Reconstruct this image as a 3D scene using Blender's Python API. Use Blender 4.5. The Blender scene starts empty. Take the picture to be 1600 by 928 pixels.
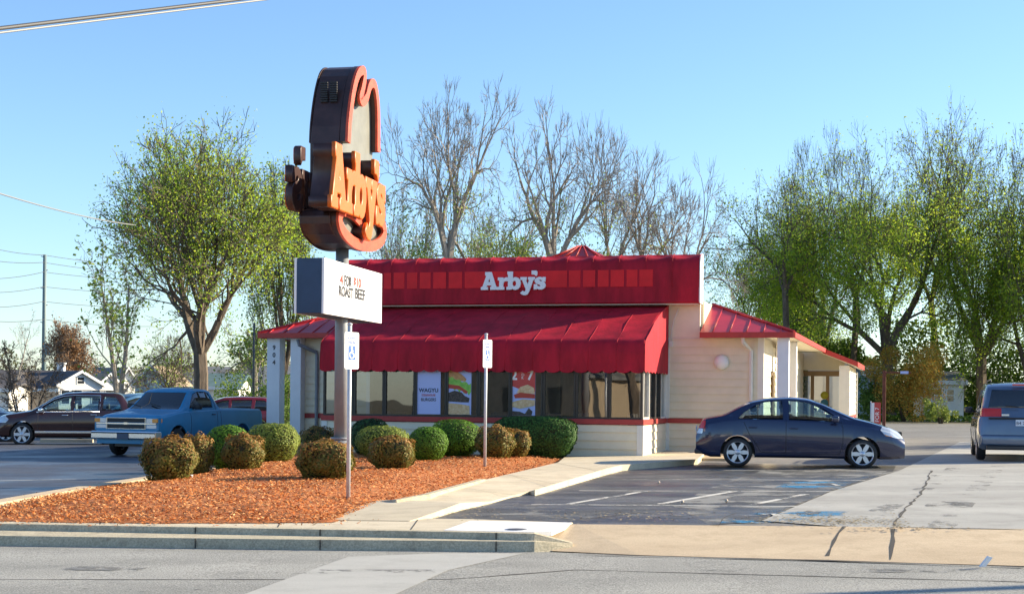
import bpy, bmesh, math, random
import numpy as np
from mathutils import Vector, Matrix
from mathutils.geometry import delaunay_2d_cdt
random.seed(7); rng = np.random.default_rng(7)
R_ = math.radians
scn = bpy.context.scene; COL = scn.collection

# ------------------------------------------------------------------ camera maths
F = 2350.; HZ = 620.; RO = .010; H = 1.5; K = .014
cR, sR = math.cos(RO), math.sin(RO)
def ray(px, py):
    a = (px-800)/F; b = -(py-HZ)/F
    return a*cR-b*sR, a*sR+b*cR
def at(px, py, Y):
    x, z = ray(px, py); return Vector((x*Y, Y, H+z*Y))
def gz(x): return K*max(-20., min(18., x))
def G(px, py, dz=0.):
    x, z = ray(px, py); Y = (H-dz)/(K*x-z)
    if abs(x*Y) > 18: Y = (H-dz-gz(x*Y))/(-z)
    return Vector((x*Y, Y, gz(x*Y)+dz))
TH = R_(15.3); A0 = G(1003, 719)
BU = Vector((math.cos(TH), -math.sin(TH), 0)); BV = Vector((math.sin(TH), math.cos(TH), 0))
def BW(x, y, z=0): return Vector((A0.x, A0.y, 0))+BU*x+BV*y+Vector((0, 0, z))

# ------------------------------------------------------------------ object helpers
def tag(o, label=None, cat=None, group=None, kind=None):
    if label: o['label'] = label
    if cat: o['category'] = cat
    if group: o['group'] = group
    if kind: o['kind'] = kind
    return o
def empty(name, loc=(0, 0, 0), rz=0., label=None, cat=None, group=None):
    o = bpy.data.objects.new(name, None); COL.objects.link(o)
    o.location = loc; o.rotation_euler = (0, 0, rz); o.empty_display_size = .2
    return tag(o, label, cat, group)
def link(name, me, m=None, parent=None, loc=None, label=None):
    o = bpy.data.objects.new(name, me); COL.objects.link(o)
    if m is not None:
        me.materials.clear()
        for q in (m if isinstance(m, (list, tuple)) else [m]): me.materials.append(q)
    if parent: o.parent = parent
    if loc is not None: o.location = loc
    if label: o['label'] = label
    return o
def copy_tree(o, parent=None):
    c = o.copy(); COL.objects.link(c); c.parent = parent
    for ch in o.children: copy_tree(ch, c)
    return c
class MB:
    """mesh collector"""
    def __init__(s): s.bm = bmesh.new()
    def box(s, x0, x1, y0, y1, z0, z1, mi=0):
        v = [s.bm.verts.new(p) for p in ((x0,y0,z0),(x1,y0,z0),(x1,y1,z0),(x0,y1,z0),(x0,y0,z1),(x1,y0,z1),(x1,y1,z1),(x0,y1,z1))]
        for f in ((3,2,1,0),(4,5,6,7),(0,1,5,4),(1,2,6,5),(2,3,7,6),(3,0,4,7)):
            fa = s.bm.faces.new([v[i] for i in f]); fa.material_index = mi
        return s
    def poly(s, pts, mi=0):
        v = [s.bm.verts.new(p) for p in pts]; f = s.bm.faces.new(v); f.material_index = mi; return s
    def prism(s, pts, d, mi=0):
        """closed solid: polygon pts (3D) extruded by vector d"""
        d = Vector(d); a = [s.bm.verts.new(p) for p in pts]; b = [s.bm.verts.new(Vector(p)+d) for p in pts]
        n = len(a)
        fs = [s.bm.faces.new(list(reversed(a))), s.bm.faces.new(b)]
        for i in range(n): fs.append(s.bm.faces.new((a[i], a[(i+1) % n], b[(i+1) % n], b[i])))
        for f in fs: f.material_index = mi
        return s
    def tube(s, pts, rad, n=8, cap=True, mi=0, flat=False):
        pts = [Vector(p) for p in pts]; rad = rad if isinstance(rad, (list, tuple)) else [rad]*len(pts)
        rings = []
        prev = None
        for i, p in enumerate(pts):
            t = (pts[min(i+1, len(pts)-1)]-pts[max(i-1, 0)]).normalized()
            if prev is None:
                u = t.orthogonal().normalized()
            else:
                u = (prev-t*prev.dot(t)); u = u.normalized() if u.length > 1e-6 else t.orthogonal().normalized()
            prev = u; w = t.cross(u)
            rings.append([s.bm.verts.new(p+(u*math.cos(2*math.pi*k/n)+w*math.sin(2*math.pi*k/n))*rad[i]) for k in range(n)])
        for i in range(len(rings)-1):
            for k in range(n):
                f = s.bm.faces.new((rings[i][k], rings[i][(k+1) % n], rings[i+1][(k+1) % n], rings[i+1][k])); f.smooth = not flat; f.material_index = mi
        if cap:
            f = s.bm.faces.new(list(reversed(rings[0]))); f.material_index = mi
            f = s.bm.faces.new(rings[-1]); f.material_index = mi
        return s
    def lathe(s, prof, axis='z', c=(0, 0, 0), n=24, mi=0, smooth=True, cap=True):
        """prof: (radius, height) list"""
        rings = []
        for r, h in prof:
            ring = []
            for k in range(n):
                a = 2*math.pi*k/n; p = (r*math.cos(a), r*math.sin(a), h)
                if axis == 'y': p = (p[0], p[2], -p[1])
                if axis == 'x': p = (p[2], p[0], p[1])
                ring.append(s.bm.verts.new(Vector(p)+Vector(c)))
            rings.append(ring)
        for i in range(len(rings)-1):
            for k in range(n):
                f = s.bm.faces.new((rings[i][k], rings[i][(k+1) % n], rings[i+1][(k+1) % n], rings[i+1][k])); f.smooth = smooth; f.material_index = mi
        for r, rev in (((rings[0], True), (rings[-1], False)) if cap else ()):
            f = s.bm.faces.new(list(reversed(r)) if rev else r); f.material_index = mi
        return s
    def bevel(s, w=.01, seg=2, ang=35):
        s.bm.normal_update()
        e = [x for x in s.bm.edges if len(x.link_faces) == 2 and x.calc_face_angle(0) > R_(ang)]
        if e: bmesh.ops.bevel(s.bm, geom=e, offset=w, segments=seg, affect='EDGES', profile=.5, clamp_overlap=True)
        return s
    def build(s, name, m, parent=None, loc=None, label=None, normals=True, smooth=False):
        if normals: bmesh.ops.recalc_face_normals(s.bm, faces=s.bm.faces)
        me = bpy.data.meshes.new(name); s.bm.to_mesh(me); s.bm.free()
        if smooth:
            for p in me.polygons: p.use_smooth = True
        return link(name, me, m, parent, loc, label)
def box_o(name, b, m, parent=None, bev=0., label=None):
    q = MB().box(*b)
    if bev: q.bevel(bev)
    return q.build(name, m, parent, label=label)
def evalmesh(o):
    dg = bpy.context.evaluated_depsgraph_get(); dg.update()
    return bpy.data.meshes.new_from_object(o.evaluated_get(dg))
def quads(name, P, m, parent=None):
    """P: (n,4,3) numpy array -> one mesh of separate quads"""
    n = len(P); me = bpy.data.meshes.new(name)
    me.vertices.add(n*4); me.vertices.foreach_set('co', P.reshape(-1).astype(np.float32))
    me.loops.add(n*4); me.loops.foreach_set('vertex_index', np.arange(n*4, dtype=np.int32))
    me.polygons.add(n); me.polygons.foreach_set('loop_start', np.arange(0, n*4, 4, dtype=np.int32))
    me.polygons.foreach_set('loop_total', np.full(n, 4, dtype=np.int32))
    me.update(calc_edges=True)
    return me
def leafquads(C, size, aspect=.5, normals=None, jitter=1.):
    n = len(C); N = rng.normal(size=(n, 3))
    N /= np.linalg.norm(N, axis=1)[:, None]
    if normals is not None:
        N = N*jitter+normals; N /= np.linalg.norm(N, axis=1)[:, None]
    T = rng.normal(size=(n, 3)); T -= N*(T*N).sum(1)[:, None]; T /= np.linalg.norm(T, axis=1)[:, None]
    B = np.cross(N, T); s = (size*(.6+.8*rng.random(n)))[:, None]
    T = T*s; B = B*s*aspect
    return np.stack([C-T*.5, C+B*.5, C+T*.5, C-B*.5], 1)

# ------------------------------------------------------------------ materials
def nodes(name):
    m = bpy.data.materials.new(name); m.use_nodes = True
    nt = m.node_tree; return m, nt, nt.nodes, nt.links, nt.nodes['Principled BSDF']
def mat(name, col, rough=.6, metal=0., var=0., vscale=3., bump=0., bscale=40., coat=0., spec=.5, col2=None, detail=4., emis=None, stretch=None):
    m, nt, N, Lk, b = nodes(name)
    b.inputs['Roughness'].default_value = rough; b.inputs['Metallic'].default_value = metal
    b.inputs['Coat Weight'].default_value = coat; b.inputs['Specular IOR Level'].default_value = spec
    b.inputs['Base Color'].default_value = (*col, 1)
    tc = N.new('ShaderNodeTexCoord'); src = tc.outputs['Object']
    if stretch:
        mp = N.new('ShaderNodeMapping'); mp.inputs['Scale'].default_value = stretch; Lk.new(src, mp.inputs[0]); src = mp.outputs[0]
    if var or col2:
        t = N.new('ShaderNodeTexNoise'); t.inputs['Scale'].default_value = vscale; t.inputs['Detail'].default_value = detail
        t.inputs['Roughness'].default_value = .65
        Lk.new(src, t.inputs[0])
        r = N.new('ShaderNodeValToRGB'); Lk.new(t.outputs[0], r.inputs[0])
        c2 = col2 if col2 else tuple(min(1, c*(1+var)) for c in col)
        c1 = col if col2 else tuple(c*(1-var) for c in col)
        r.color_ramp.elements[0].position = .35; r.color_ramp.elements[1].position = .65
        r.color_ramp.elements[0].color = (*c1, 1); r.color_ramp.elements[1].color = (*c2, 1)
        Lk.new(r.outputs[0], b.inputs['Base Color'])
    if bump:
        t = N.new('ShaderNodeTexNoise'); t.inputs['Scale'].default_value = bscale; t.inputs['Detail'].default_value = 6
        Lk.new(src, t.inputs[0])
        bp = N.new('ShaderNodeBump'); bp.inputs['Strength'].default_value = bump; bp.inputs['Distance'].default_value = .02
        Lk.new(t.outputs[0], bp.inputs['Height']); Lk.new(bp.outputs[0], b.inputs['Normal'])
    if emis:
        b.inputs['Emission Color'].default_value = (*emis[:3], 1); b.inputs['Emission Strength'].default_value = emis[3]
    return m
def leafmat(name, cols, trans=.35, rough=.6):
    m, nt, N, Lk, b = nodes(name)
    g = N.new('ShaderNodeNewGeometry'); r = N.new('ShaderNodeValToRGB'); Lk.new(g.outputs['Random Per Island'], r.inputs[0])
    el = r.color_ramp.elements
    while len(el) < len(cols): el.new(.5)
    for i, c in enumerate(cols):
        el[i].position = i/max(1, len(cols)-1); el[i].color = (*c, 1)
    Lk.new(r.outputs[0], b.inputs['Base Color']); b.inputs['Roughness'].default_value = rough
    b.inputs['Specular IOR Level'].default_value = .25
    tr = N.new('ShaderNodeBsdfTranslucent'); Lk.new(r.outputs[0], tr.inputs[0])
    mx = N.new('ShaderNodeMixShader'); mx.inputs[0].default_value = trans
    Lk.new(b.outputs[0], mx.inputs[1]); Lk.new(tr.outputs[0], mx.inputs[2])
    Lk.new(mx.outputs[0], N['Material Output'].inputs[0]); return m
def glassmat(name, tint, refl=.6, rough=.02, op=.5, bump=0., ior=1.45):
    """tinted pane: part transparent, part dark body, fresnel reflections on top"""
    m, nt, N, Lk, b = nodes(name)
    tr = N.new('ShaderNodeBsdfTransparent'); tr.inputs[0].default_value = (*tint, 1)
    gl = N.new('ShaderNodeBsdfGlossy'); gl.inputs['Roughness'].default_value = rough; gl.inputs[0].default_value = (1, 1, 1, 1)
    lw = N.new('ShaderNodeFresnel'); lw.inputs[0].default_value = ior
    mul = N.new('ShaderNodeMath'); mul.operation = 'ADD'; mul.inputs[1].default_value = refl*.3; Lk.new(lw.outputs[0], mul.inputs[0])
    mul.use_clamp = True
    df = N.new('ShaderNodeBsdfDiffuse'); df.inputs[0].default_value = (.02, .022, .025, 1)
    m1 = N.new('ShaderNodeMixShader'); m1.inputs[0].default_value = op; Lk.new(tr.outputs[0], m1.inputs[1]); Lk.new(df.outputs[0], m1.inputs[2])
    m2 = N.new('ShaderNodeMixShader'); Lk.new(mul.outputs[0], m2.inputs[0]); Lk.new(m1.outputs[0], m2.inputs[1]); Lk.new(gl.outputs[0], m2.inputs[2])
    if bump:
        tc = N.new('ShaderNodeTexCoord')
        t = N.new('ShaderNodeTexNoise'); t.inputs['Scale'].default_value = 1.3; t.inputs['Detail'].default_value = 1; Lk.new(tc.outputs['Object'], t.inputs[0])
        bp = N.new('ShaderNodeBump'); bp.inputs['Strength'].default_value = bump; bp.inputs['Distance'].default_value = .05
        Lk.new(t.outputs[0], bp.inputs['Height']); Lk.new(bp.outputs[0], gl.inputs['Normal'])
    Lk.new(m2.outputs[0], N['Material Output'].inputs[0]); return m
def groundmat(name, base, light, dark, fine=60., big=.6, bump=.35, rough=.85, rough2=None, spot=.15):
    """worn pavement: big blotches, streaks of wear, fine aggregate"""
    m, nt, N, Lk, b = nodes(name)
    tc = N.new('ShaderNodeTexCoord')
    def noise(sc, det=6, rg=.6, st=None):
        t = N.new('ShaderNodeTexNoise'); t.inputs['Scale'].default_value = sc; t.inputs['Detail'].default_value = det; t.inputs['Roughness'].default_value = rg
        if st:
            mp = N.new('ShaderNodeMapping'); mp.inputs['Scale'].default_value = st; mp.inputs['Rotation'].default_value = (0, 0, .12)
            Lk.new(tc.outputs['Object'], mp.inputs[0]); Lk.new(mp.outputs[0], t.inputs[0])
        else: Lk.new(tc.outputs['Object'], t.inputs[0])
        return t
    def ramp(t, p0, p1, c0, c1):
        r = N.new('ShaderNodeValToRGB'); Lk.new(t.outputs[0], r.inputs[0])
        r.color_ramp.elements[0].position = p0; r.color_ramp.elements[1].position = p1
        r.color_ramp.elements[0].color = (*c0, 1); r.color_ramp.elements[1].color = (*c1, 1); return r
    def mix(a, bb, fac=None, mode='MIX', f=.5):
        x = N.new('ShaderNodeMix'); x.data_type = 'RGBA'; x.blend_type = mode; x.inputs[0].default_value = f
        if fac: Lk.new(fac, x.inputs[0])
        Lk.new(a, x.inputs[6]); Lk.new(bb, x.inputs[7]); return x
    r1 = ramp(noise(big, 5, .6, (.5, 1.6, 1)), .38, .66, base, light)
    t2 = noise(big*3.3, 6, .7); r2 = ramp(t2, .48, .7, (0, 0, 0), (1, 1, 1))
    dk = N.new('ShaderNodeRGB'); dk.outputs[0].default_value = (*dark, 1)
    sc = N.new('ShaderNodeMath'); sc.operation = 'MULTIPLY'; sc.inputs[1].default_value = .75; Lk.new(r2.outputs[0], sc.inputs[0])
    m1 = mix(r1.outputs[0], dk.outputs[0], sc.outputs[0])
    t3 = noise(fine, 3, .8); r3 = ramp(t3, .35, .68, (1-spot*2.2,)*3, (1+spot,)*3)
    m2 = mix(m1.outputs[2], r3.outputs[0], None, 'MULTIPLY', 1.)
    Lk.new(m2.outputs[2], b.inputs['Base Color'])
    b.inputs['Roughness'].default_value = rough
    if rough2 is not None:
        mr = N.new('ShaderNodeMapRange'); mr.inputs[3].default_value = rough; mr.inputs[4].default_value = rough2
        mr.inputs[1].default_value = .42; mr.inputs[2].default_value = .6
        Lk.new(noise(.45, 4).outputs[0], mr.inputs[0]); Lk.new(mr.outputs[0], b.inputs['Roughness'])
    bp = N.new('ShaderNodeBump'); bp.inputs['Strength'].default_value = bump; bp.inputs['Distance'].default_value = .012
    Lk.new(t3.outputs[0], bp.inputs['Height']); Lk.new(bp.outputs[0], b.inputs['Normal'])
    return m
def paintmat(name, col, cover=.5, scale=9., rough=.7):
    """worn road paint: flakes away to let the ground show"""
    m, nt, N, Lk, b = nodes(name)
    b.inputs['Base Color'].default_value = (*col, 1); b.inputs['Roughness'].default_value = rough
    tc = N.new('ShaderNodeTexCoord'); t = N.new('ShaderNodeTexNoise'); t.inputs['Scale'].default_value = scale; t.inputs['Detail'].default_value = 8; t.inputs['Roughness'].default_value = .75
    Lk.new(tc.outputs['Object'], t.inputs[0])
    t2 = N.new('ShaderNodeTexNoise'); t2.inputs['Scale'].default_value = .9; t2.inputs['Detail'].default_value = 3; Lk.new(tc.outputs['Object'], t2.inputs[0])
    ad = N.new('ShaderNodeMath'); ad.operation = 'ADD'; Lk.new(t.outputs[0], ad.inputs[0]); Lk.new(t2.outputs[0], ad.inputs[1])
    mr = N.new('ShaderNodeMapRange'); Lk.new(ad.outputs[0], mr.inputs[0]); mr.inputs[1].default_value = 1.3-cover*.6; mr.inputs[2].default_value = 1.42-cover*.6
    mr.inputs[4].default_value = .92
    Lk.new(mr.outputs[0], b.inputs['Alpha']); return m

M = dict(
 siding=mat('cream_siding', (.80, .71, .52), .6, var=.06, vscale=1.5, bump=.05),
 joint=mat('lap_shadow_joint', (.16, .14, .11), .8),
 trim=mat('pale_trim', (.76, .73, .66), .5, var=.04, vscale=2),
 column=mat('white_column', (.78, .79, .80), .5, var=.04, vscale=2),
 redband=mat('red_band', (.38, .035, .03), .5, var=.12, vscale=4),
 awning=mat('red_awning_fabric', (.40, .008, .022), .65, var=.26, vscale=1.6, bump=.2, bscale=12, spec=.25, stretch=(1.6, 1.6, .45)),
 awning_lit=mat('sun_painted_red', (.80, .012, .018), .5, var=.1, vscale=1.5, spec=.3),
 fascia_end=mat('pale_end_panel', (.8, .77, .72), .5),
 redmetal=mat('red_metal_roof', (.44, .02, .025), .38, var=.14, vscale=2.2, spec=.5),
 redboard=mat('red_fascia_board', (.46, .03, .02), .45, var=.1, vscale=4),
 soffit=mat('soffit', (.72, .66, .52), .7),
 winframe=mat('dark_bronze_frame', (.045, .04, .035), .4, .4),
 tan=mat('tan_inside_wall', (.50, .40, .25), .8, var=.2, vscale=1.2),
 brownframe=mat('brown_door_frame', (.20, .12, .05), .4, .3),
 glass=glassmat('restaurant_glass', (.75, .8, .8), .35, .012, .35, bump=.03),
 doorglass=glassmat('door_glass', (.9, .9, .85), .3, .02, .1),
 carglass=glassmat('car_glass', (.80, .90, .92), .2, .01, .03),
 carglass_dark=glassmat('dark_car_glass', (.12, .12, .15), .25, .01, .7),
 white=mat('white_paint', (.8, .8, .8), .4),
 letter=mat('white_letter', (.9, .89, .87), .4),
 black=mat('black_rubber', (.018, .018, .02), .6, bump=.1),
 blackplastic=mat('black_plastic', (.03, .03, .035), .4),
 chrome=mat('chrome', (.75, .77, .8), .12, 1.),
 steel=mat('galvanised_steel', (.50, .53, .57), .45, .25, var=.1, vscale=8),
 alloy=mat('silver_wheel', (.62, .66, .72), .3, .6),
 pole=mat('grey_sign_pole', (.22, .235, .26), .45, .05, var=.1, vscale=3),
 hat=mat('dark_brown_metal', (.055, .026, .024), .38, .1, var=.25, vscale=2.5),
 hatface=mat('sign_face_grey', (.17, .17, .15), .5, var=.12, vscale=3),
 orange=mat('orange_letter', (.66, .13, .012), .4, var=.06, vscale=3),
 orange2=mat('faded_red_orange', (.62, .075, .028), .5, var=.2, vscale=6),
 navy=mat('navy_sign_box', (.025, .05, .11), .3, .2, var=.1),
 signwhite=mat('white_sign_face', (.86, .86, .87), .3),
 ink=mat('black_letter', (.03, .03, .035), .5), inkred=mat('red_letter', (.62, .05, .03), .5),
 isablue=mat('sign_blue', (.005, .09, .42), .4),
 poster=mat('pale_blue_poster', (.48, .54, .86), .4), posterred=mat('poster_red', (.58, .06, .05), .4),
 bark=mat('tree_bark', (.12, .09, .065), .9, var=.4, vscale=6, bump=.6, bscale=20, stretch=(1, 1, .25)),
 barkpale=mat('pale_bark', (.30, .26, .22), .9, var=.35, vscale=5, bump=.4, bscale=20, stretch=(1, 1, .25)),
 concrete=groundmat('concrete', (.56, .48, .34), (.66, .57, .42), (.44, .37, .26), 90, .8, .2, .9, spot=.06),
 concrete_tan=groundmat('tan_concrete', (.56, .43, .28), (.64, .50, .33), (.46, .345, .215), 70, .8, .3, .9, spot=.1),
 concrete_white=groundmat('white_concrete', (.74, .73, .72), (.80, .79, .78), (.62, .61, .6), 60, .8, .15, .85, spot=.05),
 kerbmat=groundmat('kerb_concrete', (.50, .44, .31), (.60, .52, .37), (.32, .27, .19), 45, 1.5, .6, .9, spot=.15),
 road=groundmat('street_asphalt', (.34, .335, .305), (.45, .44, .40), (.28, .275, .25), 60, .35, .7, .85, spot=.32),
 patch=groundmat('road_patch', (.42, .41, .375), (.47, .46, .42), (.36, .35, .315), 90, .6, .2, .8, spot=.07),
 lot=groundmat('lot_asphalt', (.20, .19, .175), (.27, .26, .24), (.15, .145, .135), 60, .35, .4, .8, spot=.15),
 lotdark=groundmat('wet_dark_asphalt', (.066, .065, .062), (.17, .168, .158), (.048, .047, .045), 50, .7, .5, .65, .3, spot=.25),
 lotleft=groundmat('shade_painted_asphalt', (.055, .062, .085), (.10, .105, .125), (.045, .05, .07), 60, .4, .3, .6, .35, spot=.15),
 drive=groundmat('grey_drive_concrete', (.35, .34, .31), (.44, .43, .39), (.27, .26, .235), 80, .5, .2, .85, spot=.08),
 soil=groundmat('soil_and_grass', (.16, .13, .07), (.22, .19, .10), (.07, .08, .03), 30, .3, .8, .95, spot=.2),
 crack=mat('crack_dirt', (.05, .045, .04), .95),
 mulchbase=mat('mulch_base', (.36, .11, .03), .95, col2=(.58, .21, .06), vscale=22, bump=1., bscale=45),
 mulchchip=leafmat('mulch_chips', [(.15, .05, .02), (.66, .22, .05), (.52, .16, .035), (.80, .44, .19), (.38, .12, .03)], .0, .8),
 boxleaf=leafmat('green_box_leaves', [(.05, .12, .012), (.10, .22, .02), (.15, .28, .03)], .3),
 boxlight=leafmat('light_box_leaves', [(.13, .18, .03), (.22, .28, .05), (.30, .34, .07)], .3),
 bronzeleaf=leafmat('bronze_leaves', [(.07, .095, .016), (.19, .175, .035), (.23, .145, .035), (.10, .12, .02)], .25),
 bronzetop=leafmat('rusty_leaves', [(.22, .11, .03), (.36, .18, .05), (.16, .13, .03)], .25),
 darkleaf=leafmat('dark_leaves', [(.012, .035, .012), (.03, .08, .02), (.05, .11, .03)], .15),
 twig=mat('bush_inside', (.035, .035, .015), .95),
 treeleaf=leafmat('tree_leaves_green', [(.20, .36, .03), (.36, .52, .04), (.55, .62, .06), (.18, .32, .05)], .6),
 treeleaf2=leafmat('tree_leaves_olive', [(.13, .23, .05), (.26, .37, .07), (.40, .46, .09)], .6),
 autumn=leafmat('autumn_leaves', [(.36, .17, .03), (.66, .34, .05), (.50, .40, .08), (.22, .22, .04)], .35),
 brownleaf=leafmat('brown_leaves', [(.20, .11, .05), (.32, .18, .09)], .3),
 woods=leafmat('woods_twigs', [(.12, .12, .06), (.20, .17, .09), (.10, .16, .05), (.16, .12, .08)], .3),
 under=leafmat('undergrowth', [(.05, .10, .02), (.12, .20, .03), (.20, .28, .05)], .3),
 housewhite=mat('white_house_siding', (.78, .76, .73), .6, var=.05, vscale=2),
 houseblue=mat('weathered_blue_siding', (.36, .46, .52), .7, var=.25, vscale=4),
 roofdark=mat('dark_shingles', (.085, .08, .085), .9, var=.25, vscale=3, bump=.3),
 roofgrey=mat('grey_shingles', (.17, .175, .18), .9, var=.25, vscale=3, bump=.3),
 roofgreen=mat('green_grey_shingles', (.09, .16, .17), .9, var=.2, vscale=3),
 rooftan=mat('tan_shingles', (.36, .28, .19), .9, var=.2, vscale=3),
 fence=mat('weathered_fence_wood', (.42, .33, .23), .85, var=.2, vscale=4, stretch=(3, 3, .3)),
 wood=mat('pole_wood', (.26, .20, .14), .85, var=.2, vscale=4),
 wire=mat('cable', (.06, .06, .065), .6), wirepale=mat('pale_cable', (.24, .25, .26), .5),
 utility=mat('grey_green_pole', (.16, .22, .23), .6), rust=mat('rusty_steel', (.16, .045, .025), .8, var=.3, vscale=8),
 darkpole=mat('dark_pole', (.05, .055, .06), .5),
 seat=mat('grey_seat', (.12, .12, .13), .9), skin=mat('skin', (.45, .27, .19), .6), hair=mat('dark_hair', (.03, .02, .015), .7),
 vest=mat('yellow_green_vest', (.45, .60, .12), .7),
 amber=mat('amber_lens', (.85, .30, .04), .2, coat=.5), clearlens=mat('clear_lens', (.62, .66, .70), .12, .3, coat=.6),
 redlens=mat('red_lens', (.55, .02, .015), .2, coat=.6), plate=mat('plate', (.6, .66, .75), .5),
 bunc=mat('bun', (.50, .22, .07), .5, col2=(.66, .36, .14), vscale=9), lettuce=mat('lettuce', (.16, .45, .05), .5, col2=(.34, .62, .10), vscale=12),
 patty=mat('patty', (.03, .02, .015), .6, col2=(.12, .09, .07), vscale=30), tomato=mat('tomato', (.5, .06, .03), .5), cheese=mat('cheese', (.75, .6, .25), .5),
 sandw=mat('sandwich', (.62, .38, .17), .5, col2=(.78, .58, .34), vscale=14),
 lamp=mat('white_globe', (.85, .84, .80), .3), rock=mat('pale_rock', (.55, .45, .36), .9, bump=.4),
 yellow=mat('yellow_plastic', (.62, .38, .05), .5), rubbish=mat('dark_bin', (.06, .06, .07), .6),
 label_y=mat('yellow_sticker', (.45, .42, .03), .5), label_b=mat('blue_sticker', (.03, .18, .30), .5),
)
def paint(name, col, metal=.35, rough=.3):
    return mat(name, col, rough, metal, coat=1., spec=.5, var=.04, vscale=2)

# ------------------------------------------------------------------ ground
def zlift(pts, dz): return [Vector((p[0], p[1], gz(p[0])+dz)) for p in pts]
def sheet(name, pts, dz, m, kind='structure', thick=0., dzs=None, step=1.5, **kw):
    """flat-ish polygon that follows the gentle cross slope; optional downward skirt"""
    P = [Vector((p[0], p[1])) for p in pts]
    Q = []
    own = []
    for i in range(len(P)):
        a, b = P[i], P[(i+1) % len(P)]; n = max(1, int((b-a).length/6)) if dzs is None else 1
        for k in range(n): Q.append(a.lerp(b, k/n)); own.append(dzs[i] if dzs else dz)
    ed = [(i, (i+1) % len(Q)) for i in range(len(Q))]
    v, e, f, *_ = delaunay_2d_cdt(Q, ed, [list(range(len(Q)))], 1, 1e-5)
    bm = bmesh.new(); vs = []
    for p in v:
        d = dz
        if dzs:
            best = min(range(len(Q)), key=lambda k: (Q[k]-p).length_squared); d = own[best]
        vs.append(bm.verts.new((p.x, p.y, gz(p.x)+d)))
    for q in f:
        try: bm.faces.new([vs[i] for i in q])
        except ValueError: pass
    bm.normal_update()
    for q in bm.faces:
        if q.normal.z < 0: q.normal_flip()
    if thick:
        be = [x for x in bm.edges if len(x.link_faces) == 1]
        r = bmesh.ops.extrude_edge_only(bm, edges=be)
        for x in r['geom']:
            if isinstance(x, bmesh.types.BMVert): x.co.z -= thick
        bmesh.ops.recalc_face_normals(bm, faces=bm.faces)
    me = bpy.data.meshes.new(name); bm.to_mesh(me); bm.free()
    o = link(name, me, m); 
    if kind: o['kind'] = kind
    return o
def GP(l, dz=0.): return [G(*p[:2], p[2] if len(p) > 2 else dz) for p in l]

RD = -.17
# big terrain, reaching the horizon
bm = bmesh.new(); xs = [-900, -200, -60, -20, -10, 0, 10, 18, 60, 200, 900]; ys = [-400, -60, 14, 60, 150, 400, 1400]
gr = [[bm.verts.new((x, y, gz(x)-.34)) for x in xs] for y in ys]
for j in range(len(ys)-1):
    for i in range(len(xs)-1): bm.faces.new((gr[j][i], gr[j][i+1], gr[j+1][i+1], gr[j+1][i]))
me = bpy.data.meshes.new('ground'); bm.to_mesh(me); bm.free(); tag(link('ground', me, M['soil']), kind='structure')
# far ground behind the lots
sheet('back_lawn', [(-90, 55), (-14, 75), (60, 96), (200, 96), (200, 300), (-300, 300), (-300, 55)], -.02, M['soil'])

roadpx = [(-500, 843), (-200, 848), (0, 852), (420, 858), (700, 861), (840, 862), (1000, 868), (1310, 877), (1600, 885), (1900, 893)]
roadE = [G(x, y, RD) for x, y in roadpx]
d0 = (roadE[0]-roadE[1]).normalized(); d1 = (roadE[-1]-roadE[-2]).normalized()
roadE = [roadE[0]+d0*60]+roadE+[roadE[-1]+d1*60]
sheet('street', [(p.x, p.y+.05) for p in roadE]+[(roadE[-1].x, -6), (roadE[0].x, -6)], RD, M['road'])
sheet('street_patch', GP([(545, 869), (700, 863.5), (818, 864), (700, 890), (590, 940), (540, 975), (270, 975), (380, 928)], RD+.004), RD+.004, M['patch'])
from mathutils.bvhtree import BVHTree
def strip(name, pts, w, dz, m, kind='structure', jit=.0, parent=None, wj=0., snap=None):
    """ribbon along world points"""
    P = []
    for i in range(len(pts)-1):
        a, b = Vector(pts[i]), Vector(pts[i+1]); n = max(1, int((b-a).length/.35)) if jit else 1
        for k in range(n): P.append(a.lerp(b, k/n))
    P.append(Vector(pts[-1])); bm = bmesh.new(); L_ = []; 
    for i, p in enumerate(P):
        t = P[min(i+1, len(P)-1)]-P[max(i-1, 0)]; t.z = 0; t.normalize(); n = Vector((-t.y, t.x, 0))
        c = p+n*random.uniform(-jit, jit); ww = w*(1+random.uniform(-wj, wj))
        q = []
        for s in (-.5, .5):
            v = c+n*ww*s; z_ = p.z
            if snap:
                h_ = [t_.ray_cast(Vector((v.x, v.y, 5)), Vector((0, 0, -1)))[0] for t_ in snap]; h_ = [k_.z for k_ in h_ if k_]
                if h_: z_ = max(h_)
            q.append(bm.verts.new((v.x, v.y, z_+dz)))
        L_.append(q)
    for i in range(len(L_)-1): bm.faces.new((L_[i][0], L_[i+1][0], L_[i+1][1], L_[i][1]))
    bm.normal_update()
    for q in bm.faces:
        if q.normal.z < 0: q.normal_flip()
    me = bpy.data.meshes.new(name); bm.to_mesh(me); bm.free(); o = link(name, me, m, parent)
    if kind: o['kind'] = kind
    return o
strip('street_seam', GP([(0, 905), (700, 905), (900, 890), (1600, 909)], RD), .035, .003, M['crack'], jit=.01, wj=.6)

# lot sheets
lotfront = [G(x, y) for x, y in [(-400, 812), (735, 814), (860, 819), (1310, 822), (1600, 826), (1900, 829)]]
sheet('parking_lot', [(-75, 17.8)]+[(p.x, p.y) for p in lotfront[1:]]+[(60, 17.0), (60, 95), (-14, 74), (-75, 60)], -.008, M['lot'])
# left lot asphalt, its shade painted in as a dark blue tone
tb = [G(x, y) for x, y in [(-500, 800), (0, 781), (90, 765), (235, 743), (330, 733), (400, 712)]]
sheet('left_parking_lot', [(p.x, p.y) for p in tb]+[(-5.5, 44), (-10, 62), (-60, 56), (-60, 26)], -.002, M['lotleft'])
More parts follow.
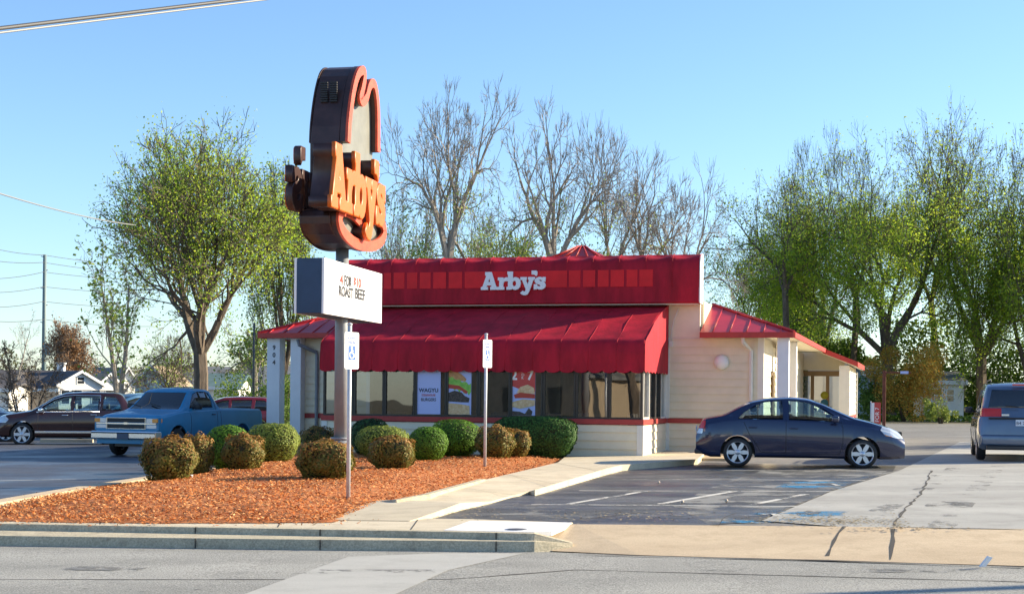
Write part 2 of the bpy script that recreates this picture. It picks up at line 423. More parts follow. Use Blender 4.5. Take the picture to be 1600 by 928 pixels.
# dark damp asphalt beside the walkway
sheet('accessible_stalls', GP([(640, 814), (735, 813.5), (860, 818.5), (1105, 820.5), (1185, 813), (1240, 790), (1300, 766), (1395, 737), (1400, 727), (1090, 722), (960, 736), (830, 768), (720, 790)]), .0, M['lotdark'])
sheet('drive_lane', GP([(1310, 822), (1600, 826), (2400, 836), (1900, 690), (1500, 690), (1405, 735), (1300, 767), (1190, 813)], .004), .004, M['drive'])
sheet('driveway_apron', [(p.x, p.y) for p in [G(x, y) for x, y in [(845, 819.5), (900, 819), (1310, 822.5), (1600, 826.5), (1900, 830)]]] +
      [(p.x, p.y+.03) for p in [roadE[i] for i in (10, 9, 8, 7)]]+[(G(862, 861, RD).x, G(862, 861, RD).y)], 0, M['concrete_tan'],
      dzs=[.004, .004, .004, .004, .004, RD+.006, RD+.006, RD+.006, RD+.006, RD+.006])
# kerb with two steps
cols = [-900, -500, -200, 0, 250, 500, 690, 780, 835]
def interp(x, t):
    for i in range(len(t)-1):
        if x <= t[i+1][0] or i == len(t)-2:
            a, b = t[i], t[i+1]; return a[1]+(b[1]-a[1])*(x-a[0])/(b[0]-a[0])
def kerbcol(px):
    y1 = interp(px, [(-500, 843), (0, 852), (420, 858), (840, 862)]); b = G(px, y1, RD)
    l = [b, b+Vector((0, .03, .11))]
    y2 = interp(px, [(-500, 823), (0, 827.5), (690, 840.5), (840, 844)]); c = G(px, y2, -.06)
    l += [Vector((c.x, c.y, gz(c.x)-.06)), Vector((c.x, c.y+.02, gz(c.x)+.012))]
    l += [Vector((c.x, c.y+.16, gz(c.x)+.014)), Vector((c.x, c.y+.16, gz(c.x)-.3)), Vector((b.x, b.y, b.z-.2))]
    return l
bm = bmesh.new(); rows = [[bm.verts.new(p) for p in kerbcol(x)] for x in cols]
end = [v.co.copy() for v in rows[-1]]; e2 = []
for i, p in enumerate(end):
    q = p+Vector((.42, .06+.1*(i < 2), 0)); q.z = min(p.z, gz(q.x)+RD+.02+.05*(i in (2, 3, 4))); e2.append(bm.verts.new(q))
rows.append(e2)
for i in range(len(rows)-1):
    for k in range(7):
        try: bm.faces.new((rows[i][k], rows[i+1][k], rows[i+1][(k+1) % 7], rows[i][(k+1) % 7]))
        except ValueError: pass
bm.faces.new(rows[0]); bm.faces.new(list(reversed(rows[-1])))
bmesh.ops.recalc_face_normals(bm, faces=bm.faces)
me = bpy.data.meshes.new('kerb'); bm.to_mesh(me); bm.free(); tag(link('kerb', me, M['kerbmat']), kind='structure')
# sidewalk behind the kerb
def ksw(px):
    y2 = interp(px, [(-500, 823), (0, 827.5), (690, 840.5), (840, 844)]); c = G(px, y2, -.06); return (c.x, c.y+.15)
sheet('sidewalk', [ksw(x) for x in (-900, -500, 0, 350, 690, 835)]+[G(x, y)[:2] for x, y in [(895, 817.5), (735, 812), (500, 809), (250, 808), (0, 804), (-300, 800), (-900, 792)]], .012, M['concrete'], thick=.1)
sheet('storm_inlet_slab', [ksw(x) for x in (692, 765, 835)]+[G(x, y)[:2] for x, y in [(862, 832), (893, 818), (735, 815)]], .017, M['concrete_white'], thick=.05)
# cover on the inlet slab
p = G(808, 827, .017)
mc = empty('manhole_cover', p, 0, 'small dark oval iron cover set in the white concrete slab by the kerb', 'cover')
MB().lathe([(.0001, 0), (.10, 0), (.11, .003), (.11, .006), (.09, .008), (.0001, .007)], n=28).build('lid', M['rubbish'], mc)
MB().lathe([(.113, 0), (.13, 0), (.13, .005), (.113, .005)], n=28, cap=False).build('rim', M['steel'], mc)
# walkway
WK = [(500, 812, .015), (640, 813.5, .015), (680, 800, .07), (719, 785.5, .10), (766, 783, .03), (800, 774, .025), (828, 767, .05), (836, 765, .09), (950, 731, .12), (972, 726, .12), (1090, 717, .12), (1100, 708, .12), (1003, 700, .12), (900, 700, .10),
      (872, 722, .10), (775, 745, .10), (744, 752, .10), (672, 772, .09), (619, 780, .07), (590, 781.5, .05)]
sheet('walkway', [G(*q)[:2] for q in WK], .1, M['concrete'], thick=.16, dzs=[q[2] for q in WK])
KB = [(590, 783, .05), (619, 781, .1), (672, 772, .13), (744, 752.5, .13), (760, 748, .12)]
def kerbstone(name, pts, w, h, m):
    P = [Vector(G(*q)) for q in pts]; bm = bmesh.new(); rr = []
    for i, p in enumerate(P):
        t = P[min(i+1, len(P)-1)]-P[max(i-1, 0)]; t.z = 0; t.normalize(); n = Vector((-t.y, t.x, 0))
        rr.append([bm.verts.new(p+n*a+Vector((0, 0, b))) for a, b in ((0, -h), (0, 0), (w, 0), (w, -h))])
    for i in range(len(rr)-1):
        for k in range(4): bm.faces.new((rr[i][k], rr[i+1][k], rr[i+1][(k+1) % 4], rr[i][(k+1) % 4]))
    bm.faces.new(rr[0]); bm.faces.new(list(reversed(rr[-1]))); bmesh.ops.recalc_face_normals(bm, faces=bm.faces)
    bmesh.ops.bevel(bm, geom=list(bm.edges), offset=.015, segments=2, affect='EDGES')
    me = bpy.data.meshes.new(name); bm.to_mesh(me); bm.free(); return tag(link(name, me, m), kind='structure')
kerbstone('bed_kerb', KB, .14, .2, M['kerbmat'])
kerbstone('left_kerb', [(-160, 806, .03), (0, 779, .05), (90, 764, .06), (235, 742.5, .06), (330, 731, .06), (390, 712, .06)], -.32, .1, M['concrete_tan'])

# joints in the concrete
def joint(l, dzs, w=.012):
    pts = [G(x, y, dz) for (x, y), dz in zip(l, dzs)]; strip('pavement_joint', pts, w, .003, M['crack'])
for px in (-120, 150, 430, 640):
    a = Vector((*ksw(px), 0)); b_ = G(px+14, interp(px, [(-300, 801), (0, 805), (500, 810), (735, 813)]), 0)
    strip('pavement_joint', [Vector((a.x, a.y+.02, gz(a.x)+.012)), Vector((b_.x, b_.y-.03, gz(b_.x)+.012))], .014, .003, M['crack'])
joint([(505, 812), (640, 813.5)], [.016, .016], .02); joint([(715, 761), (800, 773)], [.104, .052]); joint([(792, 741), (868, 756)], [.104, .106]); joint([(868, 723), (935, 735)], [.104, .122])
for px in (305, 500, 775):
    c_ = kerbcol(px); bmj = MB(); bmj.box(c_[0].x-.006, c_[0].x+.006, c_[0].y-.004, c_[0].y+.02, c_[0].z, c_[1].z+.002); tag(bmj.build('kerb_joint', M['crack']), kind='structure')
    bmj = MB(); bmj.box(c_[2].x-.006, c_[2].x+.006, c_[2].y-.004, c_[2].y+.03, c_[2].z, c_[3].z+.002); tag(bmj.build('kerb_joint', M['crack']), kind='structure')
sheet('worn_asphalt', GP([(1105, 818), (1185, 812), (1240, 790), (1300, 766), (1395, 737), (1300, 732), (1190, 735), (1110, 762), (1050, 790)]), .0025, paintmat('worn_grey_asphalt', (.25, .245, .225), .50, 1.6))
sheet('worn_asphalt', GP([(700, 811), (790, 812), (1000, 817), (1080, 817), (960, 800), (800, 785), (735, 792)]), .0025, paintmat('worn_grey_asphalt', (.22, .215, .20), .42, 2.2))
# stains on the paving
stain = paintmat('oil_stain', (.13, .125, .11), .34, 3.); stain2 = paintmat('tyre_scuff', (.20, .195, .18), .36, 6.)
for (x, y, w_, h_) in [(1240, 800, 90, 6), (1160, 745, 120, 5), (1480, 790, 70, 7), (1050, 757, 60, 4), (1430, 745, 80, 4)]:
    sheet('oil_stain', GP([(x+w_*.5*math.cos(k*.52), y+h_*math.sin(k*.52)) for k in range(12)]), .0075, stain)
for l in [[(830, 905), (1200, 890), (1650, 893)], [(-50, 884), (400, 893), (800, 893)], [(-50, 918), (330, 922)]]: strip('tyre_scuff', GP(l, RD), .32, .0055, stain2)
for l in [[(1330, 822), (1450, 760), (1500, 725)], [(1470, 825), (1530, 760), (1560, 728)]]: strip('tyre_scuff', GP(l, .005), .3, .0045, stain2)
# markings
paintmats = [paintmat('worn_white_paint', (.62, .60, .54), .72)]
for i, l in enumerate([[(830, 788), (1300, 791.5)], [(905, 766.5), (1322, 768)], [(945, 748.5), (1352, 750.5)], [(1000, 733.5), (1385, 736)]]):
    strip('stall_line', GP(l), .1, .004, paintmats[0])
for l in [[(888, 787.5), (1012, 767)], [(1028, 788), (1148, 767.5)], [(1176, 788.5), (1260, 772)]]:
    strip('hatch_line', GP(l), .11, .0065, paintmats[0])
strip('stall_line', GP([(0, 751), (240, 746)]), .1, .004, paintmats[0]); strip('stall_line', GP([(0, 735), (140, 733)]), .1, .004, paintmats[0])
bp_ = paintmat('worn_blue_paint', (.03, .22, .42), .42, 4.)
sheet('blue_paint', GP([(1125, 817), (1152, 797), (1330, 799), (1300, 818)]), .005, bp_)
sheet('blue_paint', GP([(1210, 762), (1235, 752), (1345, 753), (1325, 764)]), .005, bp_)
for l in [[(1150, 806), (1182, 806)], [(1190, 804), (1208, 803), (1214, 806)], [(1230, 758), (1275, 758)], [(1262, 756), (1300, 756), (1310, 759)]]:
    strip('symbol_paint', GP(l), .09, .008, paintmats[0])
def on_apron(x, y):
    yb = interp(x, [(860, 819), (1310, 822.5), (1600, 826.5)]); yf = interp(x, roadpx); B_ = G(x, yb); F_ = G(x, yf, RD); t = 0.
    if y < yb: return G(x, y, .004)
    for _ in range(12):
        p = G(x, y, RD*t); t = max(0., min(1., (B_.y-p.y)/(B_.y-F_.y)))
    return G(x, y, RD*t+.002)
_dg = bpy.context.evaluated_depsgraph_get()
SNAP = [BVHTree.FromObject(o_, _dg) for o_ in COL.objects if o_.name in ('driveway_apron', 'drive_lane', 'accessible_stalls', 'parking_lot')]
for l, w in [([(1455, 735), (1447, 755), (1438, 772), (1412, 797), (1400, 815), (1396, 835), (1391, 874)], .03), ([(1185, 813), (1245, 789), (1300, 766), (1362, 744), (1400, 733)], .02),
             ([(1318, 822), (1306, 842), (1293, 868)], .028), ([(1400, 823), (1480, 825), (1600, 827)], .03), ([(900, 812), (1000, 800), (1060, 806), (1120, 800)], .02), ([(1120, 821), (1128, 810), (1150, 800)], .02)]:
    pts = []
    for (x, y) in l:
        pts.append(on_apron(x, y))
    strip('pavement_crack', pts, w, .003, M['crack'], jit=.02, wj=.7, snap=SNAP)
strip('pavement_crack', GP([(900, 867), (1290, 876.5), (1600, 887)], RD), .05, .012, M['crack'], jit=.015, wj=.9)
for x in (385, 500, 760, 1072):
    pass
gm = mat('loose_grit', (.30, .24, .15), .95)
# gravel and grit as one uncountable spill
gp = []
for (cx, cy, n, sx, sy) in [(1270, 811, 500, 55, 4), (1330, 815, 200, 30, 3), (980, 805, 250, 90, 6), (700, 800, 200, 50, 6), (1400, 817, 120, 12, 6), (1420, 825, 200, 60, 3), (620, 856, 150, 200, 3)]:
    for _ in range(n):
        a, b = random.gauss(cx, sx), random.gauss(cy, sy)
        if b < 826 and b > 790: gp.append(G(a, b, .014))
P = np.array([tuple(p) for p in gp]); me = quads('grit', leafquads(P, .035, .8, np.array([[0, 0, 2.]]), .5), gm)
tag(link('grit', me, gm), 'loose gravel and grit spilled along the edge of the damp asphalt', 'grit', kind='stuff')

# ------------------------------------------------------------------ mulch bed
MUp = [(-60, 806), (0, 791), (60, 777), (130, 764), (232, 751), (300, 738), (390, 718), (440, 706)]
MU = [Vector(G(x, y, .03)[:2]) for x, y in MUp]+[Vector((-6.6, 41)), Vector((-4.6, 40.5)), Vector((-4.55, 37.35)), Vector(BW(-1.7, -.02)[:2])]
MU += [Vector(G(x, y, .06)[:2]) for x, y in [(905, 716), (872, 726), (835, 732), (775, 745), (744, 752.5), (672, 772), (619, 780.5), (590, 783), (550, 799), (520, 810), (420, 811), (250, 811.5), (100, 810), (0, 808)]]
def seg_d(p, a, b):
    ab = b-a; t = max(0, min(1, (p-a).dot(ab)/ab.length_squared)); return (p-(a+ab*t)).length
def edge_d(p): return min(seg_d(p, MU[i], MU[(i+1) % len(MU)]) for i in range(len(MU)))
def inside(p, poly):
    c = False; n = len(poly); j = n-1
    for i in range(n):
        a, b = poly[i], poly[j]
        if (a.y > p.y) != (b.y > p.y) and p.x < (b.x-a.x)*(p.y-a.y)/(b.y-a.y)+a.x: c = not c
        j = i
    return c
def mz(x, y):
    p = Vector((x, y))
    if not inside(p, MU): return gz(x)
    d = min(1., edge_d(p)/1.6); return gz(x)+.03+.13*d*d*(3-2*d)+.02*math.sin(x*2.1)*math.sin(y*1.7)*d
Q = []
for i in range(len(MU)):
    a, b = MU[i], MU[(i+1) % len(MU)]; n = max(1, int((b-a).length/.12))
    nn = Vector((-(b-a).y, (b-a).x)).normalized()
    for k in range(n): Q.append(a.lerp(b, k/n)+nn*(random.uniform(-.035, .035) if k else 0))
nb = len(Q); y = 17.
while y < 42:
    x = -9.
    while x < 3:
        p = Vector((x+random.uniform(-.05, .05), y+random.uniform(-.08, .08)))
        if inside(p, MU) and edge_d(p) > .1: Q.append(p)
        x += .22
    y += .3
v, e, f, *_ = delaunay_2d_cdt(Q, [(i, (i+1) % nb) for i in range(nb)], [], 1, 1e-5)
bm = bmesh.new(); vs = [bm.verts.new((p.x, p.y, mz(p.x, p.y) if i >= nb else gz(p.x)+.018)) for i, p in enumerate(v)]
for q in f:
    fa = bm.faces.new([vs[i] for i in q]); fa.smooth = True
bm.normal_update()
for q in bm.faces:
    if q.normal.z < 0: q.normal_flip()
me = bpy.data.meshes.new('mulch_bed'); bm.to_mesh(me); bm.free(); tag(link('mulch_bed', me, M['mulchbase']), kind='structure')
C = []
while len(C) < 46000:
    y = 17.5+22*random.random()**1.5; x = random.uniform(-8, 2.4); p = Vector((x, y))
    if inside(p, MU) or (random.random() < .22 and edge_d(p) < .12) or (random.random() < .03 and edge_d(p) < .5): C.append((x, y, mz(x, y)+.012+.02*random.random()))
C = np.array(C); me = quads('mulch_chips', leafquads(C, .052, .32, np.array([[0, 0, 1.3]]), .8), None)
tag(link('mulch_chips', me, M['mulchchip']), 'orange-brown shredded bark mulch spread over the planting bed', 'mulch', kind='stuff')
def rock(px, py, r, label, m='rock', flat=.6):
    p = G(px, py, .08); p.z = mz(p.x, p.y)+r*.2
    bm = bmesh.new(); bmesh.ops.create_icosphere(bm, subdivisions=2, radius=r)
    for q in bm.verts: q.co = Vector((q.co.x*1.4, q.co.y, q.co.z*flat))*(1+random.uniform(-.12, .12))
    me = bpy.data.meshes.new('rock'); bm.to_mesh(me); bm.free(); tag(link('rock', me, M[m], loc=p), label, 'rock')
rock(415, 719, .11, 'pale round rock lying on the mulch at the foot of the light green shrub')
b = MB(); b.box(-.16, .16, -.07, .07, 0, .05); b.box(-.05, .1, -.1, .05, .051, .09); b.bevel(.015)
p = G(287, 751, .05); p.z = mz(p.x, p.y)+.01
tag(b.build('litter', M['white'], loc=p), 'crumpled white paper litter lying by the front left shrub', 'litter')

# ------------------------------------------------------------------ bushes
def bush(L, Rr, T, B, Y, kind, label, group, boxy=.6, n=2600, size=.05, flatx=1., lum=.08):
    c = at((L+Rr)/2, B, Y); w = (Rr-L)/F*Y*.5; base = mz(c.x, c.y)-.02
    top = at((L+Rr)/2, T, Y).z; h = top-base
    D = rng.normal(size=(n*2, 3)); D /= np.linalg.norm(D, axis=1)[:, None]
    D = D[:n*2]
    e = 2+boxy*2.2
    k = (np.abs(D)**e).sum(1)**(-1/e)
    ph = rng.random(6)*6.28
    if kind == 'bronze': lum = .12; n = int(n*1.15)
    lumps = 1+lum*(np.sin(D[:, 0]*5+ph[0])*np.sin(D[:, 1]*5+ph[1])+np.sin(D[:, 2]*6+ph[2])*np.sin(D[:, 0]*7+ph[3])*.7)
    S = D*(k*lumps)[:, None]
    keep = S[:, 2] > -.93; S = S[keep]; D = D[keep]
    rad = 1-.16*rng.random(len(S))**2+.05*(rng.random(len(S)) < .10)*rng.random(len(S))*(2 if kind == 'bronze' else .8)
    taper = 1-.22*np.clip(-S[:, 2], 0, 1)
    Pp = S*rad[:, None]; Pp[:, 0] *= w*.97*taper; Pp[:, 1] *= w*.92*flatx*taper; Pp[:, 2] = (Pp[:, 2]+.93)/1.93*h
    nv = D/np.array([w, w*flatx, h*.5]); nv /= np.linalg.norm(nv, axis=1)[:, None]
    me = quads('shrub', leafquads(Pp, size, .62, nv, .4), None)
    o = empty('shrub', (c.x, c.y, base), 0, label, 'shrub', group)
    mats = {'green': 'boxleaf', 'light': 'boxlight', 'bronze': 'bronzeleaf', 'dark': 'darkleaf'}[kind]
    if kind == 'bronze':
        # rusty new growth on the crown
        z = Pp[:, 2]/h; idx = (z+rng.normal(size=len(z))*.18) > .80
        fo_ = link('foliage', quads('foliage', leafquads(Pp, size, .62, nv, .45), None), [M['bronzeleaf'], M['bronzetop']], o)
        fo_.data.polygons.foreach_set('material_index', idx.astype(np.int32)); fo_.data.update()
        bpy.data.meshes.remove(me)
    else: link('foliage', me, M[mats], o)
    bm = bmesh.new(); bmesh.ops.create_icosphere(bm, subdivisions=3, radius=1)
    for q in bm.verts:
        d = q.co.normalized(); kk = (abs(d.x)**e+abs(d.y)**e+abs(d.z)**e)**(-1/e); s = d*kk*.86; tp = 1-.22*max(0, min(1, -s.z))
        q.co = Vector((s.x*w*.97*tp, s.y*w*.92*flatx*tp, max(0, (s.z+.93)/1.93)*h))
    for q in bm.faces: q.smooth = True
    me = bpy.data.meshes.new('branches'); bm.to_mesh(me); bm.free(); link('branches', me, M['twig'], o)
    return o
GB = 'clipped shrubs in the mulch bed'
bush(222, 308, 684, 755, 25.6, 'bronze', 'largest bronze-green shrub at the front left corner of the mulch bed', GB, .5, 4200)
bush(281, 333, 680, 735, 28.4, 'bronze', 'bronze shrub half hidden behind the front left corner shrub', GB, .4, 2200)
bush(318, 393, 664, 730, 30.4, 'green', 'dark green domed shrub in front of the pickup rear wheel', GB, .2, 4200, .04, lum=.03)
bush(346, 413, 679, 735, 28.6, 'bronze', 'bronze shrub in front of the dark green dome', GB, .4, 2800)
bush(386, 469, 661, 722, 32.0, 'light', 'broad pale green domed shrub beside the blue column', GB, .35, 4500, .042, lum=.04)
bush(465, 551, 689, 760, 24.9, 'bronze', 'dark bronze shrub at the foot of the signpost, nearest the street', GB, .7, 4200)
bush(468, 526, 667, 712, 36.5, 'bronze', 'low bronze shrub behind the big sign pole', GB, .4, 2200)
bush(546, 610, 654, 713, 35.3, 'dark', 'very dark green shrub against the wall under the left windows', GB, .3, 3000, lum=.04)
bush(555, 641, 665, 722, 33.2, 'light', 'green domed shrub in front of the very dark shrub', GB, .3, 4000, .042, lum=.04)
bush(575, 648, 682, 740, 28.6, 'bronze', 'bronze shrub right of the sign pole with a rusty top', GB, .45, 3200)
bush(637, 701, 666, 724, 31.9, 'green', 'bright green ball shrub left of the large green dome', GB, .15, 3800, .04, lum=.02)
bush(667, 754, 655, 720, 34.0, 'green', 'largest bright green domed shrub under the burger poster', GB, .25, 5000, .042, lum=.03)
bush(741, 804, 666, 715, 33.0, 'bronze', 'bronze shrub just right of the thin signpost', GB, .4, 2800)
bush(784, 829, 672, 711, 34.0, 'bronze', 'smallest bronze shrub in front of the long hedge', GB, .4, 1800)
hd = bush(765, 903, 651, 713, 35.1, 'dark', 'long dark green rounded hedge against the bay window wall', None, .9, 9000, .045, .42, .025)
hd.name = 'hedge'; hd['category'] = 'hedge'; hd.rotation_euler.z = -TH
for c in hd.children:
    if c.name.startswith('foliage'): c.data.materials[0] = leafmat('hedge_leaves', [(.02, .06, .015), (.05, .13, .025), (.09, .19, .04)], .2)

# ------------------------------------------------------------------ lettering
GL = {
 'A': ([[(140,0),(140,48),(168,52),(238,268),(216,272),(216,333),(325,333),(336,300),(415,52),(445,48),(445,0),(310,0),(310,48),(336,50),(326,84),(244,84),(234,50),(262,48),(262,0)],[(288,222),(262,145),(314,145)]]),
 'r': ([[(450,0),(450,46),(476,50),(476,176),(450,180),(450,227),(545,227),(551,198),(575,222),(602,230),(628,228),(628,160),(590,162),(560,150),(545,125),(540,95),(540,50),(562,46),(562,0)]]),
 'b': ([[(608,0),(608,46),(636,50),(636,285),(624,288),(624,337),(715,337),(715,206),(745,226),(782,229),(820,214),(848,180),(860,135),(860,95),(845,45),(815,10),(778,-5),(740,-2),(714,16),(700,0)],[(750,168),(726,158),(712,130),(712,92),(726,66),(750,56),(772,66),(786,92),(786,130),(772,158)]]),
 'y': ([[(862,229),(972,229),(972,182),(953,178),(992,88),(1022,178),(1000,182),(1000,229),(1118,229),(1118,182),(1092,178),(1016,-40),(992,-86),(958,-108),(920,-106),(886,-92),(862,-68),(902,-28),(926,-44),(950,-38),(962,0),(892,178),(862,182)]]),
 "'": ([[(1065,350),(1145,350),(1158,335),(1158,282),(1145,250),(1128,268),(1112,280),(1065,282)]]),
 's': ([[(1310,227),(1266,227),(1258,212),(1232,228),(1195,230),(1152,214),(1126,182),(1122,145),(1150,108),(1200,88),(1228,74),(1226,58),(1200,50),(1168,62),(1152,92),(1106,92),(1106,0),(1150,0),(1160,16),(1195,-2),(1245,-4),(1290,18),(1312,60),(1306,105),(1280,135),(1225,150),(1198,162),(1194,176),(1212,184),(1240,176),(1258,142),(1310,142)]]),
}
def outline(name, loops, sx, sz, depth, bev, m, parent, off=0., res=2, org=(0, 0, 0), rot=(0, 0, 0), label=None):
    """2D loops -> bevelled solid letter; plane local x,z; front faces -y"""
    cu = bpy.data.curves.new(name, 'CURVE'); cu.dimensions = '2D'; cu.fill_mode = 'BOTH'
    for lp in loops:
        s = cu.splines.new('POLY'); s.points.add(len(lp)-1); s.use_cyclic_u = True
        for i, (x, z) in enumerate(lp): s.points[i].co = (x*sx, z*sz, 0, 1)
    cu.extrude = depth/2; cu.bevel_depth = bev; cu.bevel_resolution = res; cu.offset = off
    t = bpy.data.objects.new('tmp', cu); COL.objects.link(t); me = evalmesh(t); bpy.data.objects.remove(t)
    me.transform(Matrix.Translation(Vector(org)) @ Matrix.Rotation(R_(90), 4, 'X'))
    me.name = name
    return link(name, me, m, parent, label=label)
def text(body, size, m, parent, org, name='lettering', depth=.004, align='LEFT', xs=1., flip=False, bold=0., spacing=1., label=None):
    cu = bpy.data.curves.new(name, 'FONT'); cu.body = body; cu.size = size; cu.extrude = depth/2; cu.align_x = align; cu.offset = bold; cu.space_character = spacing
    t = bpy.data.objects.new('tmp', cu); COL.objects.link(t); me = evalmesh(t); bpy.data.objects.remove(t)
    me.transform(Matrix.Translation(Vector(org)) @ Matrix.Rotation(R_(90), 4, 'X') @ Matrix.Diagonal((xs, 1, 1, 1)))
    me.name = name; return link(name, me, m, parent, label=label)
# ------------------------------------------------------------------ restaurant
BLD = empty('restaurant', (A0.x, A0.y, 0), -TH, 'cream clapboard restaurant with red metal roofs, big red awning and white lettering', 'restaurant')
def siding(b, x0, x1, y, z0, z1, ex=.2, side=None):
    """clapboards; wall facing -y at y, or facing +x (side='r': x0,x1 are y values, y is x)"""
    z = z0
    while z < z1-.01:
        t = min(z+ex, z1); lo, hi = .026, .004
        def P(u, o, zz): return (u, y-o, zz) if side is None else ((y+o, u, zz) if side == 'r' else (y-o, u, zz))
        b.poly([P(x0, lo, z), P(x1, lo, z), P(x1, hi, t), P(x0, hi, t)]); b.poly([P(x0, 0, z), P(x1, 0, z), P(x1, lo, z), P(x0, lo, z)])
        if z > z0: b.poly([P(x0, lo+.002, z-.010), P(x1, lo+.002, z-.010), P(x1, lo+.002, z+.007), P(x0, lo+.002, z+.007)], 1)  # dark strip paints the shadow line and joint dirt under each board
        z = t
BX0 = -8.05; MW = 3.3; XR = 2.45; XL = -10.05; ZE = 3.06
# main walls
b = MB(); b.box(XL, BX0, MW, MW+.2, -.3, ZE); b.box(0, XR, MW, MW+.2, -.3, ZE); b.box(BX0, 0, MW, MW+.2, 2.75, ZE)
b.box(XL, XL+.2, MW+.2, 15, -.3, ZE); b.box(XR-.2, XR, MW+.2, 5.3, -.3, ZE); b.box(XR-.2, XR, 6.5, 16.6, -.3, ZE); b.box(XR-.2, XR, 5.3, 6.5, 2.25, ZE); b.box(XL, XR, 15, 15.2, -.3, ZE)
siding(b, .1, XR-.1, MW, .1, .86); siding(b, .1, XR-.1, MW, 1.02, ZE); siding(b, XL, BX0-.0, MW, .1, .86); siding(b, XL, BX0, MW, 1.02, ZE)
siding(b, MW, 5.25, XR, .1, ZE, side='r'); siding(b, 6.55, 16.4, XR, .1, ZE, side='r')
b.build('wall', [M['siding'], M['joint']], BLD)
b = MB(); b.box(XL, XR, MW+.2, 15, ZE-.15, ZE); b.build('ceiling', M['tan'], BLD)
b = MB(); b.box(-8.6, .86, 3.3, 3.48, ZE, 5.1); b.box(-8.8, .93, 3.48, 14.9, ZE, 3.98)
b.build('parapet', M['siding'], BLD)
# corner boards
b = MB(); b.box(-.0, .1, MW-.035, MW, -.3, ZE); b.build('corner_trim', M['trim'], BLD); b = MB(); b.box(XR-.12, XR+.03, MW-.035, MW+.12, -.3, ZE); b.build('corner_trim', M['trim'], BLD); b = MB(); b.box(BX0-.1, BX0, MW-.035, MW, .0, ZE); b.build('corner_trim', M['trim'], BLD)
b = MB(); b.box(-.12, .03, -.035, .1, -.3, .86); b.build('corner_trim', M['trim'], BLD); b = MB(); b.box(BX0-.03, BX0+.12, -.035, .1, -.3, .86)
b.bevel(.006, 1).build('corner_trim', M['trim'], BLD)
# bay
b = MB(); b.box(BX0, 0, 0, .15, -.3, .86); b.box(-.15, 0, .15, MW, -.3, .86); b.box(BX0, BX0+.15, .15, MW, -.3, .86)
siding(b, BX0+.12, -.12, 0, .1, .86); siding(b, .1, MW-.0, 0, .1, .86, side='r'); siding(b, .1, MW, BX0, .1, .86, side='l')
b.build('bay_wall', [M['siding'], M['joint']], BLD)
b = MB(); b.box(BX0-.04, .04, -.045, .12, .875, 1.0); b.box(-.1, .045, .12, MW-.04, .875, 1.0); b.box(BX0-.045, BX0+.1, .12, MW-.04, .875, 1.0)
b.box(.046, XR+.035, MW-.04, MW+.02, .875, 1.0); b.box(XL-.03, BX0-.046, MW-.04, MW+.02, .875, 1.0); b.box(XR, XR+.036, MW+.02, 5.2, .875, 1.0)
b.bevel(.006, 1).build('red_band', M['redband'], BLD)
b = MB(); b.box(BX0, 0, .05, MW, 2.62, 2.72); b.build('bay_roof', M['tan'], BLD)
b = MB(); b.box(-9.9, 2.2, .15, 14.9, -.2, .12); b.build('floor', M['tan'], BLD)
for q_ in ((-9.9, -3.2, 8.2, 8.35), (-3.1, -3.0, 4.2, 8.2), (1.0, 1.15, 4.3, 8)): box_o('inner_wall', (*q_, .12, 2.9), M['tan'], BLD)
# tables and benches just inside the glass
for i in range(4):
    x = -7.2+i*2.05
    b = MB(); b.box(x-.75, x-.6, .5, 1.7, .12, 1.12); b.box(x-.6, x-.2, .5, 1.7, .12, .55); b.box(x+.6, x+.75, .5, 1.7, .12, 1.12); b.box(x+.2, x+.6, .5, 1.7, .12, .55)
    b.box(x-.18, x+.18, .5, 1.7, .82, .86); b.bevel(.015, 1).build('booth', M['seat'], BLD)
NP = 10; pw = -BX0/NP
def window(x0, x1, z0, z1, y=0, side=None, parent=BLD, fm='winframe', gm='glass', fw=.045):
    def T(u0, u1, d0, d1, a, c): return (u0, u1, y+d0, y+d1, a, c) if side is None else (y-d1, y-d0, u0, u1, a, c)
    f = MB(); f.box(*T(x0, x0+fw, -.01, .1, z0, z1)); f.box(*T(x1-fw, x1, -.01, .1, z0, z1)); f.box(*T(x0+fw, x1-fw, -.01, .1, z0, z0+fw)); f.box(*T(x0+fw, x1-fw, -.01, .1, z1-fw, z1))
    fo = f.build('window', M[fm], parent)
    p = MB()
    if side is None: p.poly([(x0+fw, y+.04, z0+fw), (x1-fw, y+.04, z0+fw), (x1-fw, y+.04, z1-fw), (x0+fw, y+.04, z1-fw)])
    else: p.poly([(y-.04, x0+fw, z0+fw), (y-.04, x1-fw, z0+fw), (y-.04, x1-fw, z1-fw), (y-.04, x0+fw, z1-fw)])
    p.build('pane', M[gm], fo); return fo
wins = []
for i in range(NP): wins.append(window(BX0+i*pw+.004, BX0+(i+1)*pw-.004, 1.0, 2.6))
for i in range(4): window(.1+i*.8, .1+(i+1)*.8-.008, 1.0, 2.6, -.0, 'r', fm='trim' if i in (0, 3) else 'winframe')
